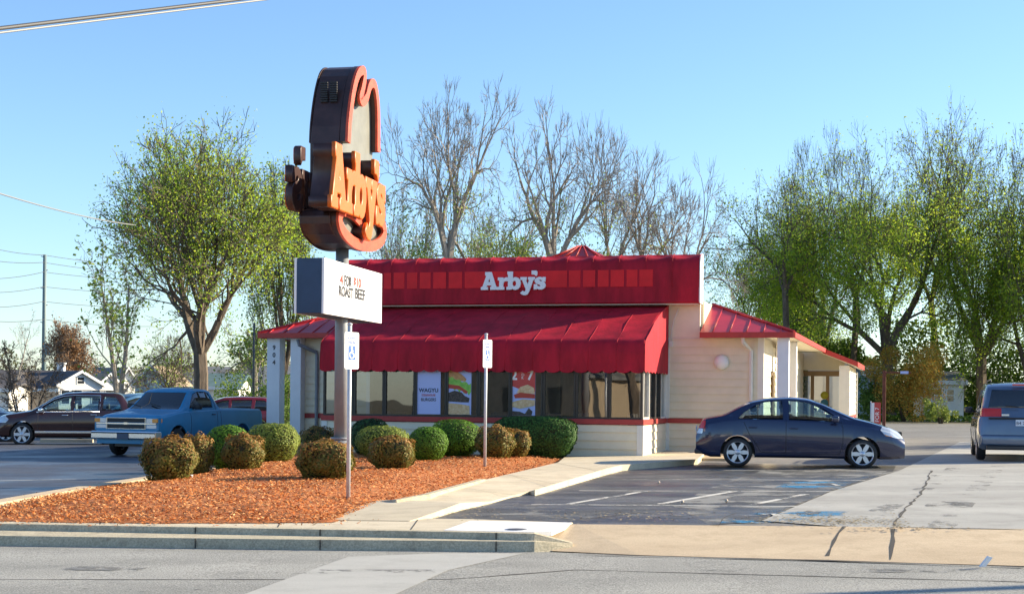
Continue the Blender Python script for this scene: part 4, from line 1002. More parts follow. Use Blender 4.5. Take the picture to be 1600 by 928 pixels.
# ------------------------------------------------------------------ vehicles
def lerp_t(x, t):
    if x <= t[0][0]: return t[0][1]
    for i in range(len(t)-1):
        if x <= t[i+1][0]:
            a, b = t[i], t[i+1]; return a[1]+(b[1]-a[1])*(x-a[0])/(b[0]-a[0])
    return t[-1][1]
class Car:
    """shell lofted from a side profile; x runs from the tail (0) to the nose (L)"""
    def __init__(s, L, W, top, belt, roofw=.72, zb=.2, ends=(.5, .5), sharp=(.10, .12), n=72):
        s.L, s.W, s.top, s.belt, s.roofw, s.zb = L, W/2, top, belt, roofw, zb; s.ends = ends; s.sharp = sharp; s.n = n
    def T(s, x):
        return sum(lerp_t(x+d, s.top) for d in (-.05, -.025, 0, .025, .05))/5
    def w(s, x):
        a = min(1, x/s.ends[0]); b = min(1, (s.L-x)/s.ends[1])
        return s.W*(1-s.sharp[0]*(1-a)**2.2)*(1-s.sharp[1]*(1-b)**2.2)
    def section(s, x, off=0.):
        T = s.T(x); B = min(lerp_t(x, s.belt), T-.035); W = s.w(x); zb = lerp_t(x, s.zb) if isinstance(s.zb, list) else s.zb
        c = max(0., min(1., (T-B)/.42)); wr = W*(.93-(.93-s.roofw)*c); r = min(.075, (T-B)*.5)
        P = [(0, zb), (W*.86, zb), (W*.95, zb+.05), (W*.985, zb+(B-zb)*.3), (W, zb+(B-zb)*.58), (W*.985, zb+(B-zb)*.86), (W*.955, B-.005), (W*.93, B+.012),
             (W*.93+(wr-W*.93)*.5+.012*c, B+(T-B)*.5), (wr, T-r), (wr*.96, T-r*.38), (wr*.86, T-r*.1), (wr*.5, T+.012), (0, T+.022)]
        if off:
            Q = []
            for y, z in P: Q.append((y+(off if y > .01 else 0)*(.9 if y > 0 else 0), z+(off if z > B else (-off if z < zb+.02 else 0))))
            P = Q
        return P
    def shell(s, thick, off=0.):
        bm = bmesh.new(); rings = []
        xs = [s.L*(1-math.cos(math.pi*i/s.n))/2*.35+s.L*i/s.n*.65 for i in range(s.n+1)]
        for i, x in enumerate(xs):
            P = s.section(x, off); xx = x+(-off if i == 0 else (off if i == s.n else 0))
            ring = [bm.verts.new((xx, y, z)) for y, z in P]+[bm.verts.new((xx, -y, z)) for y, z in reversed(P[1:-1])]
            rings.append(ring)
        m = len(rings[0])
        for i in range(s.n):
            for k in range(m):
                f = bm.faces.new((rings[i][k], rings[i+1][k], rings[i+1][(k+1) % m], rings[i][(k+1) % m])); f.smooth = True
        for r in (rings[0], list(reversed(rings[-1]))): bm.faces.new(r)
        bmesh.ops.recalc_face_normals(bm, faces=bm.faces)
        me = bpy.data.meshes.new('shell'); bm.to_mesh(me); bm.free()
        o = bpy.data.objects.new('shell', me); COL.objects.link(o)
        if thick:
            md = o.modifiers.new('s', 'SOLIDIFY'); md.thickness = thick; md.offset = -1
        return o
def tmp(b):
    bmesh.ops.recalc_face_normals(b.bm, faces=b.bm.faces)
    me = bpy.data.meshes.new('t'); b.bm.to_mesh(me); b.bm.free(); o = bpy.data.objects.new('t', me); COL.objects.link(o); return o
def boolean(o, cutters, op):
    for c in cutters:
        md = o.modifiers.new('b', 'BOOLEAN'); md.operation = op; md.object = c; md.solver = 'EXACT'
    me = evalmesh(o); return me
def rm(*os):
    for o in os: bpy.data.objects.remove(o)
def side_prism(poly, y0, y1): return tmp(MB().prism([(x, y0, z) for x, z in poly], (0, y1-y0, 0)))
def front_prism(poly, x0, x1): return tmp(MB().prism([(x0, y, z) for y, z in poly], (x1-x0, 0, 0)))
def wheel(car, x, y, r, m_rim, spokes=6, w=.2, name='wheel', style='spoke', rr=.66):
    s = 1 if y > 0 else -1
    o = empty(name, (x, y, r)); o.parent = car
    t = MB(); t.lathe([(r*rr, -w/2), (r*.88, -w/2-.004), (r*.97, -w/2+.02), (r, -w/2+.05), (r, w/2-.05), (r*.97, w/2-.02), (r*.88, w/2+.004), (r*rr, w/2)], 'y', (0, 0, 0), 36, cap=False)
    t.build('tyre', M['black'], o, smooth=True)
    q = MB(); f = s*(w/2-.015)
    q.lathe([(r*rr, -w/2+.01), (r*rr*.96, -w/2+.01), (r*rr*.90, w/2-.06), (r*rr*.9, w/2-.05), (r*rr*.97, w/2-.004), (r*rr*1.02, w/2-.002)] if s > 0 else [(r*rr, w/2-.01), (r*rr*.96, w/2-.01), (r*rr*.90, -w/2+.06), (r*rr*.97, -w/2+.004), (r*rr*1.02, -w/2+.002)], 'y', (0, 0, 0), 36, cap=False)
    q.build('rim', M[m_rim] if isinstance(m_rim, str) else m_rim, o, normals=True)
    MB().lathe([(.0001, 0), (r*rr*.92, 0), (r*rr*.92, .012), (.0001, .012)], 'y', (0, s*(w/2-.075), 0), 28).build('brake', M['blackplastic'], o)
    q = MB()
    for k in range(spokes):
        a = 2*math.pi*k/spokes; c_, s_ = math.cos(a), math.sin(a); R1 = r*rr*.97
        w0, w1 = (.22, .40) if style == 'spoke' else (.16, .22)
        pts = [(R1*.14, -R1*w0*.5), (R1*.55, -R1*w1*.5), (R1*.98, -R1*w1*.42), (R1*.98, R1*w1*.42), (R1*.55, R1*w1*.5), (R1*.14, R1*w0*.5)]
        q.prism([(a_*c_-b_*s_, f-s*.03, a_*s_+b_*c_) for a_, b_ in pts], (0, s*.028, 0))
    q.lathe([(.0001, -.005), (r*rr*.26, -.005), (r*rr*.24, .012), (.0001, .016)] if s > 0 else [(.0001, -.016), (r*rr*.24, -.012), (r*rr*.26, .005), (.0001, .005)], 'y', (0, f, 0), 20)
    q.build('hub_cap', M[m_rim] if isinstance(m_rim, str) else m_rim, o)
    return o
def make_car(name, label, cat, loc, rz, C, pm, wheels, r, wins, shields, lights, extra_cuts=(), rimm='alloy', glass='carglass', trimm='blackplastic', group=None, spokes=6, style='spoke', seats=True, wrr=.66, archx=.055):
    """wins: side polygons (x,z); shields: (x0,x1,yz polygon) ; lights: (name, material, poly xz, y0, y1)"""
    root = empty(name, loc, rz, label, cat, group)
    body = C.shell(.03)
    cut = []; gl = []
    for x in wheels:
        q = MB(); q.lathe([(.0001, -1.3), (r+archx, -1.3), (r+archx, 1.3), (.0001, 1.3)], 'y', (x, 0, r+.0), 36, smooth=False); q.box(x-r-archx, x+r+archx, -1.3, 1.3, -.2, r*.9); 
        # arch = cylinder only, lower half widened
        q.bm.free(); q = MB()
        pts = [(x+(r+archx)*math.cos(R_(a)), r+(r+archx)*math.sin(R_(a))) for a in range(-25, 206, 11)]
        pts += [(x-(r+archx)*.92, -.1), (x+(r+archx)*.92, -.1)]
        cut.append(side_prism(pts, -1.4, 1.4))
    for poly in wins: cut.append(side_prism(poly, -1.4, 1.4))
    for (x0, x1, poly) in shields: cut.append(front_prism(poly, x0, x1))
    cut += [c() for c in extra_cuts]
    me = boolean(body, cut, 'DIFFERENCE'); link('body', me, pm, root)
    for poly in me.polygons: poly.use_smooth = True
    try: me.set_sharp_from_angle(angle=R_(32))
    except Exception: pass
    g = C.shell(.012, -.006)
    k = 0
    for poly in wins:
        for (a, b_) in ((0., 1.5), (-1.5, 0.)):
            c = side_prism(poly, a, b_); g.modifiers.clear(); md = g.modifiers.new('s', 'SOLIDIFY'); md.thickness = .012; md.offset = -1
            m2 = boolean(g, [c], 'INTERSECT'); link('window', m2, M[glass], root); rm(c)
    for j, (x0, x1, poly) in enumerate(shields):
        c = front_prism(poly, x0, x1); g.modifiers.clear(); md = g.modifiers.new('s', 'SOLIDIFY'); md.thickness = .012; md.offset = -1
        m2 = boolean(g, [c], 'INTERSECT'); link('windscreen' if x1 > C.L*.5 else 'rear_window', m2, M[glass], root); rm(c)
    rm(g)
    for (nm, mm, poly, y0, y1) in lights:
        h = C.shell(.03, .007); c = side_prism(poly, y0, y1); m2 = boolean(h, [c], 'INTERSECT'); 
        for p in m2.polygons: p.use_smooth = False
        link(nm, m2, M[mm] if isinstance(mm, str) else mm, root); rm(c, h)
    rm(body, *cut)
    for x in wheels:
        for sgn in (-1, 1): wheel(root, x, sgn*(C.W-.115), r, rimm, spokes, style=style, rr=wrr)
    # dark floor pan and cabin
    q = MB(); f, b_ = max(wheels), min(wheels)
    q.box(b_+r+.1, f-r-.1, -C.W*.84, C.W*.84, .24, .5); q.box(.15, C.L-.2, -C.W*.5, C.W*.5, .26, .5); q.build('underbody', M['blackplastic'], root)
    if seats:
        for x in seats:
            for y in (-.36, .36):
                q = MB(); q.prism([(x, y-.24, .55), (x+.5, y-.24, .5), (x+.5, y-.24, .62), (x+.1, y-.24, .68), (x-.12, y-.24, 1.12), (x-.24, y-.24, 1.12)], (0, .48, 0)); q.box(x-.24, x-.13, y-.13, y+.13, 1.14, 1.32); q.bevel(.03, 2); q.build('seat', M['seat'], root)
    return root
def shutline(root, C, pts, y=1, w=.014, name='door_seam'):
    """thin dark groove drawn as a ribbon hugging the body side"""
    q = MB()
    def onbody(x, z):
        P = C.section(x); best = None
        for i in range(1, len(P)-1):
            (ya, za), (yb, zb_) = P[i], P[i+1]
            if za <= z <= zb_ and zb_ > za: best = ya+(yb-ya)*(z-za)/(zb_-za)
        return best if best is not None else C.w(x)
    pp = []
    for i in range(len(pts)-1):
        a, b_ = Vector(pts[i]), Vector(pts[i+1]); n = max(1, int((b_-a).length/.06))
        for k in range(n): pp.append(a.lerp(b_, k/n))
    pp.append(Vector(pts[-1]))
    q.tube([(p.x, y*(onbody(p.x, p.y)-.001), p.y) for p in pp], w/2, 4); return q.build(name, M['black'], root)
def handle(root, C, x, z, y, m, w=.17):
    q = MB(); yy = C.w(x)*.985; q.tube([(x-w/2, y*(yy-.01), z), (x-w*.38, y*(yy+.028), z), (x+w*.38, y*(yy+.028), z), (x+w/2, y*(yy-.01), z)], .014, 6); q.build('handle', m, root)
def mirror(root, C, x, z, y, m):
    yy = C.w(x)*.93; q = MB(); q.box(x-.09, x+.07, min(y*(yy+.05), y*(yy+.23)), max(y*(yy+.05), y*(yy+.23)), z-.02, z+.12); q.bevel(.035, 3)
    q.tube([(x, y*(yy-.02), z), (x, y*(yy+.08), z+.03)], .022, 6); q.build('mirror', m, root, smooth=True)

# --- dark blue sedan (nose to the right)
RED_ = {}
def place(px, py, rz, xoff, L):
    g = G(px, py)
    d = Vector((math.cos(rz), math.sin(rz), 0)); return g, d
SC_ = 1.03
top = [(0, .62), (.05, .80), (.09, .92), (.16, 1.0), (.6, 1.09), (.83, 1.22), (1.12, 1.36), (1.5, 1.435), (1.94, 1.46), (2.31, 1.43), (2.63, 1.33), (2.95, 1.18), (3.25, 1.05), (3.6, .965), (3.94, .86), (4.17, .76), (4.27, .64), (4.30, .55)]
belt = [(0, .60), (.15, .86), (.6, .95), (1.0, .985), (2.0, .96), (2.95, .925), (3.25, .90), (3.6, .84), (4.0, .74), (4.3, .52)]
sed = Car(4.29, 1.69, top, belt, .70, [(0, .30), (.3, .2), (4.0, .2), (4.3, .22)], (.5, .75), (.14, .22))
pm = paint('midnight_blue_paint', (.010, .018, .062), .2, .2)
rz = R_(-8)
wR = G(1153, 730); wF = G(1347, 731.5); mid = (wR+wF)/2; ctr = mid+Vector((-math.sin(rz), math.cos(rz), 0))*.72
wb = 2.55; xr = .87; xf = .87+wb
def root_loc(xmid, C, p, rz): # world location of the root so that local (xmid,0) sits at p ; the root is the tail centre shifted to the middle
    d = Vector((math.cos(rz), math.sin(rz), 0)); q = p-d*xmid; return Vector((q.x, q.y, gz(p.x)+.004))
loc = root_loc((xr+xf)/2, sed, ctr, rz)
hl = [(3.78, .80), (3.86, .71), (4.09, .64), (4.24, .62), (4.27, .74), (4.05, .83), (3.82, .875)]
tl = [(-.05, .70), (.13, .70), (.18, .82), (.22, .92), (.10, .95), (-.05, .93)]
car = make_car('parked_car', 'dark blue four-door sedan parked across the stalls beside the restaurant', 'car', loc, rz, sed, pm, (xr, xf), .305,
   [[(.86, 1.0), (1.0, 1.14), (1.20, 1.27), (1.42, 1.355), (1.78, 1.385), (1.80, .995)], [(1.92, .99), (1.92, 1.385), (2.16, 1.38), (2.40, 1.335), (2.62, 1.24), (2.84, 1.10), (2.93, 1.0), (2.95, .955)]],
   [(2.3, 3.30, [(-.60, 1.02), (.60, 1.02), (.50, 1.38), (-.50, 1.38)]), (.55, 1.45, [(-.56, 1.08), (.56, 1.08), (.48, 1.36), (-.48, 1.36)])],
   [('headlight', 'clearlens', hl, -1, -.40), ('headlight', 'clearlens', hl, .40, 1), ('indicator', 'amber', [(3.84, .725), (3.89, .685), (4.02, .665), (3.98, .70)], -1.02, -.42), ('tail_light', 'redlens', [(-.05, .80), (.17, .80), (.20, .88), (.2, .96), (-.05, .95)], -1, -.42), ('tail_light', 'redlens', [(-.05, .80), (.17, .80), (.20, .88), (.2, .96), (-.05, .95)], .42, 1),
    ('reverse_light', 'clearlens', [(-.05, .69), (.13, .69), (.15, .79), (-.05, .79)], -1, -.45)],
   spokes=6, seats=(1.38, 2.1), wrr=.74)
for s in (-1, 1):
    shutline(car, sed, [(1.86, .98), (1.86, .30)], s); shutline(car, sed, [(.97, 1.02), (1.0, .92), (1.10, .70), (1.25, .48), (1.35, .32), (1.86, .29), (2.95, .29), (3.02, .5), (3.02, .82), (2.98, .96)], s)
    handle(car, sed, 1.18, .83, s, pm); handle(car, sed, 2.02, .82, s, pm); mirror(car, sed, 2.86, .97, s, pm)
    q = MB(); yy = sed.w(.95)*.93*s
    q.tube([(1.28, yy*.955, 1.0), (1.28, yy*.90, 1.30)], .012, 4); q.build('window_divider', M['black'], car)
    q = MB(); q.box(3.86, 4.05, min(s*.6, s*.79), max(s*.6, s*.79), .3, .42); 
    q.bm.free()
q = MB(); q.box(4.215, 4.275, -.28, .28, .68, .76); q.box(4.2, 4.285, -.5, .5, .33, .47); q.bevel(.01, 1).build('grille', M['black'], car)
q = MB(); q.box(4.05, 4.22, -.66, -.56, .38, .5); q.build('fog_recess', M['black'], car)
q = MB(); q.box(-.012, .01, -.26, .26, .72, .84); q.build('plate', M['plate'], car)
q = MB(); q.box(-.03, .25, -.72, .72, .26, .36); q.bevel(.03, 2).build('rear_valance', M['blackplastic'], car)

# --- silver-blue minivan seen from behind, cut by the frame
top = [(0, .62), (.02, 1.0), (.10, 1.10), (.22, 1.45), (.36, 1.66), (.6, 1.74), (1.6, 1.77), (2.8, 1.75), (3.3, 1.66), (3.9, 1.30), (4.25, 1.08), (4.7, .98), (5.0, .82), (5.1, .6)]
belt = [(0, .6), (.1, 1.02), (4.0, 1.0), (4.3, .94), (4.8, .8), (5.1, .58)]
van = Car(5.08, 1.95, top, belt, .80, [(0, .36), (.3, .25), (4.7, .22), (5.1, .26)], (.25, .8), (.06, .22))
pv = paint('silver_blue_paint', (.10, .14, .21), .4, .28)
rz = TH*-1+R_(90)-R_(0); rz = R_(90-15)
d = Vector((math.cos(rz), math.sin(rz), 0)); lf = Vector((-d.y, d.x, 0))
g = G(1535, 719); p0 = g-lf*.82   # rear-left wheel contact -> centreline
loc = Vector((p0.x, p0.y, gz(p0.x)+.004))-d*.95
tv = [(-.05, .98), (.20, .98), (.22, 1.18), (.16, 1.20), (-.05, 1.20)]
car = make_car('parked_car', 'silver-blue minivan seen from behind at the right edge of the picture', 'minivan', loc, rz, van, pv, (1.0, 4.05), .335,
   [[(.48, 1.10), (.60, 1.52), (.74, 1.60), (1.5, 1.62), (1.5, 1.09)], [(1.6, 1.09), (1.6, 1.62), (2.6, 1.61), (2.6, 1.07)], [(2.7, 1.07), (2.7, 1.60), (3.15, 1.56), (3.75, 1.22), (3.85, 1.06)]],
   [(-.1, .62, [(-.74, 1.20), (.74, 1.20), (.66, 1.60), (-.66, 1.60)]), (3.2, 4.3, [(-.7, 1.12), (.7, 1.12), (.6, 1.60), (-.6, 1.60)])],
   [('tail_light', 'redlens', [(-.05, 1.0), (.2, 1.0), (.2, 1.19), (-.05, 1.19)], .46, 1.1), ('tail_light', 'redlens', [(-.05, 1.0), (.2, 1.0), (.2, 1.19), (-.05, 1.19)], -1.1, -.46)],
   glass='carglass_dark', seats=(), spokes=7)
for s in (-1, 1):
    handle(car, van, 1.75, .95, s, pv); handle(car, van, 2.75, .95, s, pv); mirror(car, van, 3.75, 1.08, s, M['blackplastic'])
    shutline(car, van, [(1.55, 1.05), (1.5, .35)], s); shutline(car, van, [(2.65, 1.05), (2.65, .32)], s)
    q = MB(); q.tube([(.7, s*.66, 1.79), (1.0, s*.66, 1.83), (2.6, s*.66, 1.83), (2.8, s*.66, 1.78)], .018, 6); q.build('roof_rail', M['blackplastic'], car)
    q = MB(); q.box(-.022, .02, min(s*.30, s*.46), max(s*.30, s*.46), 1.02, 1.06); q.build('reverse_light', M['clearlens'], car)
q = MB(); q.box(-.055, .16, -.90, .90, .36, .60); q.bevel(.05, 3).build('bumper', pv, car, smooth=True)
q = MB(); q.box(-.03, .16, -.78, .78, .27, .355); q.bevel(.02, 2).build('bumper_lower', M['blackplastic'], car)
q = MB(); q.box(-.012, .03, -.74, .74, .955, .985); q.bevel(.006, 1).build('tailgate_trim', M['black'], car)
q = MB(); q.box(-.022, .0, -.16, .16, .80, .94); q.build('plate', M['plate'], car); text('B4 271', .1, M['navy'], car, (0, 0, 0), 'plate_lettering')
for c in car.children:
    if c.name.startswith('plate_lettering'): c.data.transform(Matrix.Translation((-.025, -.0, .83)) @ Matrix.Rotation(R_(-90), 4, 'Z') @ Matrix.Translation((-.15, 0, 0)))
q = MB(); q.box(.30, .36, -.22, .22, 1.70, 1.735); q.build('brake_light', M['redlens'], car)
q = MB(); q.tube([(.02, .1, 1.22), (-.0, .38, 1.25)], .012, 5); q.build('wiper', M['black'], car)

# --- dark SUV, left
top = [(0, .7), (.03, 1.0), (.12, 1.12), (.30, 1.45), (.45, 1.62), (.7, 1.67), (1.6, 1.69), (2.3, 1.65), (2.7, 1.52), (3.2, 1.22), (3.45, 1.09), (4.2, .98), (4.5, .88), (4.6, .6)]
belt = [(0, .68), (.12, 1.05), (2.0, 1.03), (3.3, .99), (3.6, .92), (4.3, .84), (4.6, .58)]
suvC = Car(4.6, 1.84, top, belt, .74, [(0, .4), (.3, .28), (4.3, .28), (4.6, .3)], (.35, .55), (.08, .14))
pd_ = paint('dark_brown_black_paint', (.05, .014, .010), .4, .2)
rz = R_(180+14); d = Vector((math.cos(rz), math.sin(rz), 0)); left = Vector((-d.y, d.x, 0))
g = G(34, 696.5); p0 = g-left*.80
loc = Vector((p0.x, p0.y, gz(p0.x)+.004))-d*3.72
hs = [(4.15, .82), (4.25, .72), (4.7, .72), (4.7, .96), (4.3, .97)]
suv = make_car('parked_car', 'dark brown-black sport utility vehicle with bright window trim, left of the blue pickup', 'suv', loc, rz, suvC, pd_, (.88, 3.72), .36,
   [[(.42, 1.12), (.55, 1.42), (.66, 1.54), (1.05, 1.56), (1.12, 1.12)], [(1.24, 1.12), (1.18, 1.56), (2.02, 1.55), (2.04, 1.10)], [(2.14, 1.10), (2.12, 1.55), (2.35, 1.52), (2.68, 1.42), (3.0, 1.25), (3.2, 1.08)]],
   [(2.4, 3.6, [(-.68, 1.1), (.68, 1.1), (.58, 1.58), (-.58, 1.58)]), (-.1, .6, [(-.66, 1.14), (.66, 1.14), (.56, 1.52), (-.56, 1.52)])],
   [('headlight', 'clearlens', hs, .42, 1.1), ('headlight', 'clearlens', hs, -1.1, -.42), ('tail_light', 'redlens', [(-.05, .95), (.2, .95), (.25, 1.2), (-.05, 1.2)], .6, 1.1), ('tail_light', 'redlens', [(-.05, .95), (.2, .95), (.25, 1.2), (-.05, 1.2)], -1.1, -.6)],
   seats=(1.1, 2.05), spokes=6, wrr=.72)
for s in (-1, 1):
    q = MB(); pts = [(1.18, 1.08), (1.15, 1.58), (2.0, 1.585), (2.38, 1.55), (2.7, 1.45), (3.04, 1.26), (3.26, 1.05), (1.18, 1.08)]
    def yb(x, z): P = suvC.section(x); 
    def side_y(C, x, z):
        P = C.section(x)
        for i in range(1, len(P)-1):
            if P[i][1] <= z <= P[i+1][1] and P[i+1][1] > P[i][1]: return P[i][0]+(P[i+1][0]-P[i][0])*(z-P[i][1])/(P[i+1][1]-P[i][1])
        return C.w(x)*.8
    q.tube([(x, s*(side_y(suvC, x, z)+.004), z) for x, z in pts], .016, 5); q.build('chrome_trim', M['chrome'], suv)
    handle(suv, suvC, 1.38, .98, s, M['chrome'], .22); handle(suv, suvC, 2.32, .96, s, M['chrome'], .22); mirror(suv, suvC, 3.12, 1.06, s, M['chrome'])
    shutline(suv, suvC, [(2.09, 1.06), (2.06, .38)], s); shutline(suv, suvC, [(1.2, 1.06), (1.2, .8), (1.38, .42)], s); shutline(suv, suvC, [(3.2, 1.0), (3.22, .4)], s)
    q = MB(); q.tube([(.6, s*.62, 1.70), (.8, s*.62, 1.735), (2.0, s*.62, 1.73), (2.25, s*.62, 1.68)], .017, 6); q.build('roof_rail', M['blackplastic'], suv)
    q = MB(); q.box(.6, 3.3, min(s*.86, s*.935), max(s*.86, s*.935), .40, .47); q.bevel(.01, 1).build('sill_trim', M['chrome'], suv)
q = MB(); q.box(4.54, 4.63, -.42, .42, .62, .92); q.bevel(.02, 2).build('grille', M['chrome'], suv)
q = MB(); q.box(4.45, 4.62, -.75, .75, .3, .52); q.bevel(.03, 2).build('bumper', M['blackplastic'], suv)

suv.scale = (.94, .94, 1.03)
suv.location = Vector((p0.x, p0.y, gz(p0.x)+.004))-d*3.72*.94
loc = suv.location.copy()
# person driving the SUV
def person(root_loc, rz, label):
    o = bpy.data.meshes.new('person')
    V = [(0, 0, .62), (0, 0, .82), (0, 0, 1.02), (0, 0, 1.12), (.02, 0, 1.22), (.03, 0, 1.32), (0, .17, 1.04), (.18, .22, .86), (.42, .16, .98), (0, -.17, 1.04), (.18, -.22, .86), (.42, -.16, .98), (.20, .09, .60), (.44, .10, .64), (.52, .1, .34), (.20, -.09, .60), (.44, -.10, .64), (.52, -.1, .34)]
    E_ = [(0, 1), (1, 2), (2, 3), (3, 4), (4, 5), (2, 6), (6, 7), (7, 8), (2, 9), (9, 10), (10, 11), (0, 12), (12, 13), (13, 14), (0, 15), (15, 16), (16, 17)]
    rad = [.14, .13, .13, .055, .085, .075, .06, .045, .03, .06, .045, .03, .08, .065, .045, .08, .065, .045]
    o.from_pydata(V, E_, []); ob = bpy.data.objects.new('person', o); COL.objects.link(ob)
    md = ob.modifiers.new('k', 'SKIN')
    for i, v in enumerate(o.skin_vertices[0].data): v.radius = (rad[i], rad[i]*1.0)
    o.skin_vertices[0].data[0].use_root = True
    s = ob.modifiers.new('s', 'SUBSURF'); s.levels = 1; s.render_levels = 1
    me = evalmesh(ob); rm(ob)
    me.materials.clear(); me.materials.append(M['vest']); me.materials.append(M['skin']); me.materials.append(M['navy'])
    for p in me.polygons:
        p.use_smooth = True; c = p.center
        p.material_index = 1 if (c.z > 1.12 or (c.x > .32 and c.z > .8)) else (2 if c.z < .74 else 0)
    r = link('person', me, None); r.location = root_loc; r.rotation_euler.z = rz
    tag(r, label, 'person')
    h = MB(); h.lathe([(.0001, -.01), (.085, 0), (.098, .04), (.085, .09), (.045, .12), (.0001, .125)], 'z', (.0, 0, 1.25), 14); h.build('hair', M['hair'], r, smooth=True)
    return r
dl = loc+d*1.95+left*.34; dl.z = loc.z+.08
person(dl, rz, 'driver in a yellow-green top sitting at the wheel of the dark sport utility vehicle')

# --- blue pickup
top = [(0, .6), (.03, 1.15), (.08, 1.22), (2.25, 1.26), (2.32, 1.30), (2.42, 1.66), (2.56, 1.745), (3.0, 1.775), (3.4, 1.74), (3.55, 1.66), (4.02, 1.27), (4.2, 1.19), (5.1, 1.08), (5.28, 1.0), (5.34, .8)]
belt = [(0, .58), (.08, 1.185), (2.3, 1.20), (4.1, 1.14), (4.4, 1.10), (5.1, 1.0), (5.34, .76)]
trk = Car(5.34, 1.93, top, belt, .74, [(0, .52), (.3, .42), (5.0, .42), (5.34, .45)], (.12, .2), (.03, .06), n=84)
pt = mat('teal_blue_paint', (.010, .21, .40), .42, .0, coat=.35, var=.06, vscale=2)
rz = R_(180+70); d = Vector((math.cos(rz), math.sin(rz), 0)); left = Vector((-d.y, d.x, 0))
g = G(187, 711.5); p0 = g+left*.83
loc = Vector((p0.x, p0.y, gz(p0.x)+.004))-d*4.42
def bedcut(): return tmp(MB().box(.12, 2.2, -.80, .80, .80, 1.6))
trkc = make_car('pickup_truck', 'blue two-door pickup truck facing the street, left of the shrubs', 'pickup truck', loc, rz, trk, pt, (1.18, 4.42), .365,
   [[(2.62, 1.26), (2.62, 1.64), (2.75, 1.685), (3.2, 1.685), (3.42, 1.62), (3.78, 1.24)]],
   [(3.3, 4.3, [(-.74, 1.22), (.74, 1.22), (.62, 1.66), (-.62, 1.66)]), (2.2, 2.55, [(-.60, 1.30), (.60, 1.30), (.54, 1.64), (-.54, 1.64)])],
   [('tail_light', 'redlens', [(-.05, .78), (.10, .78), (.10, 1.14), (-.05, 1.14)], .82, 1.2), ('tail_light', 'redlens', [(-.05, .78), (.10, .78), (.10, 1.14), (-.05, 1.14)], -1.2, -.82)],
   extra_cuts=(bedcut,), rimm='steel', glass='carglass_dark', seats=(2.75,), spokes=5, wrr=.6, archx=.09)
for s in (-1, 1):
    shutline(trkc, trk, [(2.52, 1.60), (2.50, .95), (2.50, .50)], s); shutline(trkc, trk, [(3.82, 1.16), (3.80, .55)], s); shutline(trkc, trk, [(2.33, 1.2), (2.30, .46)], s, .014)
    handle(trkc, trk, 2.70, 1.08, s, M['black']); mirror(trkc, trk, 3.62, 1.24, s, M['black'])
    # lamps flanking the grille
    a, c = sorted((s*.60, s*.90)); q = MB(); q.box(5.20, 5.365, a, c, .87, .99); q.bevel(.012, 2).build('headlight', M['clearlens'], trkc)
    a, c = sorted((s*.78, s*.945)); q = MB(); q.box(5.14, 5.375, a, c, .882, .984); q.bevel(.012, 2).build('indicator', M['amber'], trkc)
    a, c = sorted((s*.60, s*.90)); q = MB(); q.box(5.20, 5.362, a, c, .73, .83); q.bevel(.012, 2).build('lower_lamp', M['clearlens'], trkc)
    for xw in (1.18, 4.42):
        q = MB(); q.tube([(xw+.47*math.cos(R_(a_)), s*(trk.W*.975), .365+.47*math.sin(R_(a_))) for a_ in range(-5, 186, 10)], .026, 6); q.build('arch_lip', pt, trkc)
q = MB(); q.box(5.22, 5.345, -.96, .96, .68, 1.02); q.bevel(.015, 2).build('grille_surround', pt, trkc)
q = MB(); q.box(5.30, 5.352, -.56, .56, .885, .985); q.box(5.30, 5.352, -.56, .56, .73, .825); q.build('grille', M['black'], trkc)
q = MB(); q.box(5.28, 5.375, -.9, .9, .84, .872); q.box(5.28, 5.372, -.6, .6, .715, .728); q.box(5.28, 5.372, -.6, .6, .99, 1.005)
for y in (-.575, .575): q.box(5.28, 5.372, y-.01, y+.01, .72, 1.0)
q.bevel(.004, 1).build('grille_bar', M['chrome'], trkc)
q = MB(); q.prism([(5.366, y, z) for y, z in ((-.13, .843), (-.05, .843), (-.05, .83), (.05, .83), (.05, .843), (.13, .843), (.11, .872), (.05, .872), (.05, .885), (-.05, .885), (-.05, .872), (-.11, .872))], (.014, 0, 0)); q.build('emblem', M['chrome'], trkc)
q = MB(); q.box(5.22, 5.50, -.97, .97, .46, .66); q.bevel(.03, 3).build('bumper', M['chrome'], trkc, smooth=False)
q = MB(); q.box(5.3, 5.508, -.95, .95, .60, .635); q.build('bumper_strip', M['black'], trkc)
q = MB(); q.box(5.49, 5.515, -.17, .17, .46, .60); q.build('plate', M['navy'], trkc)
q = MB(); q.box(5.1, 5.4, -.85, .85, .34, .45); q.build('valance', pt, trkc)
for y in (.2, -.42):
    q = MB(); q.tube([(4.1, y, 1.28), (3.98, y-.38, 1.36)], .012, 5); q.build('wiper', M['black'], trkc)
q = MB(); q.box(3.35, 3.36, -.5, -.25, 1.42, 1.62); q.build('sun_visor_card', M['plate'], trkc)
q = MB(); q.box(.14, 2.18, -.79, .79, .76, .80); q.build('bed_floor', M['seat'], trkc)

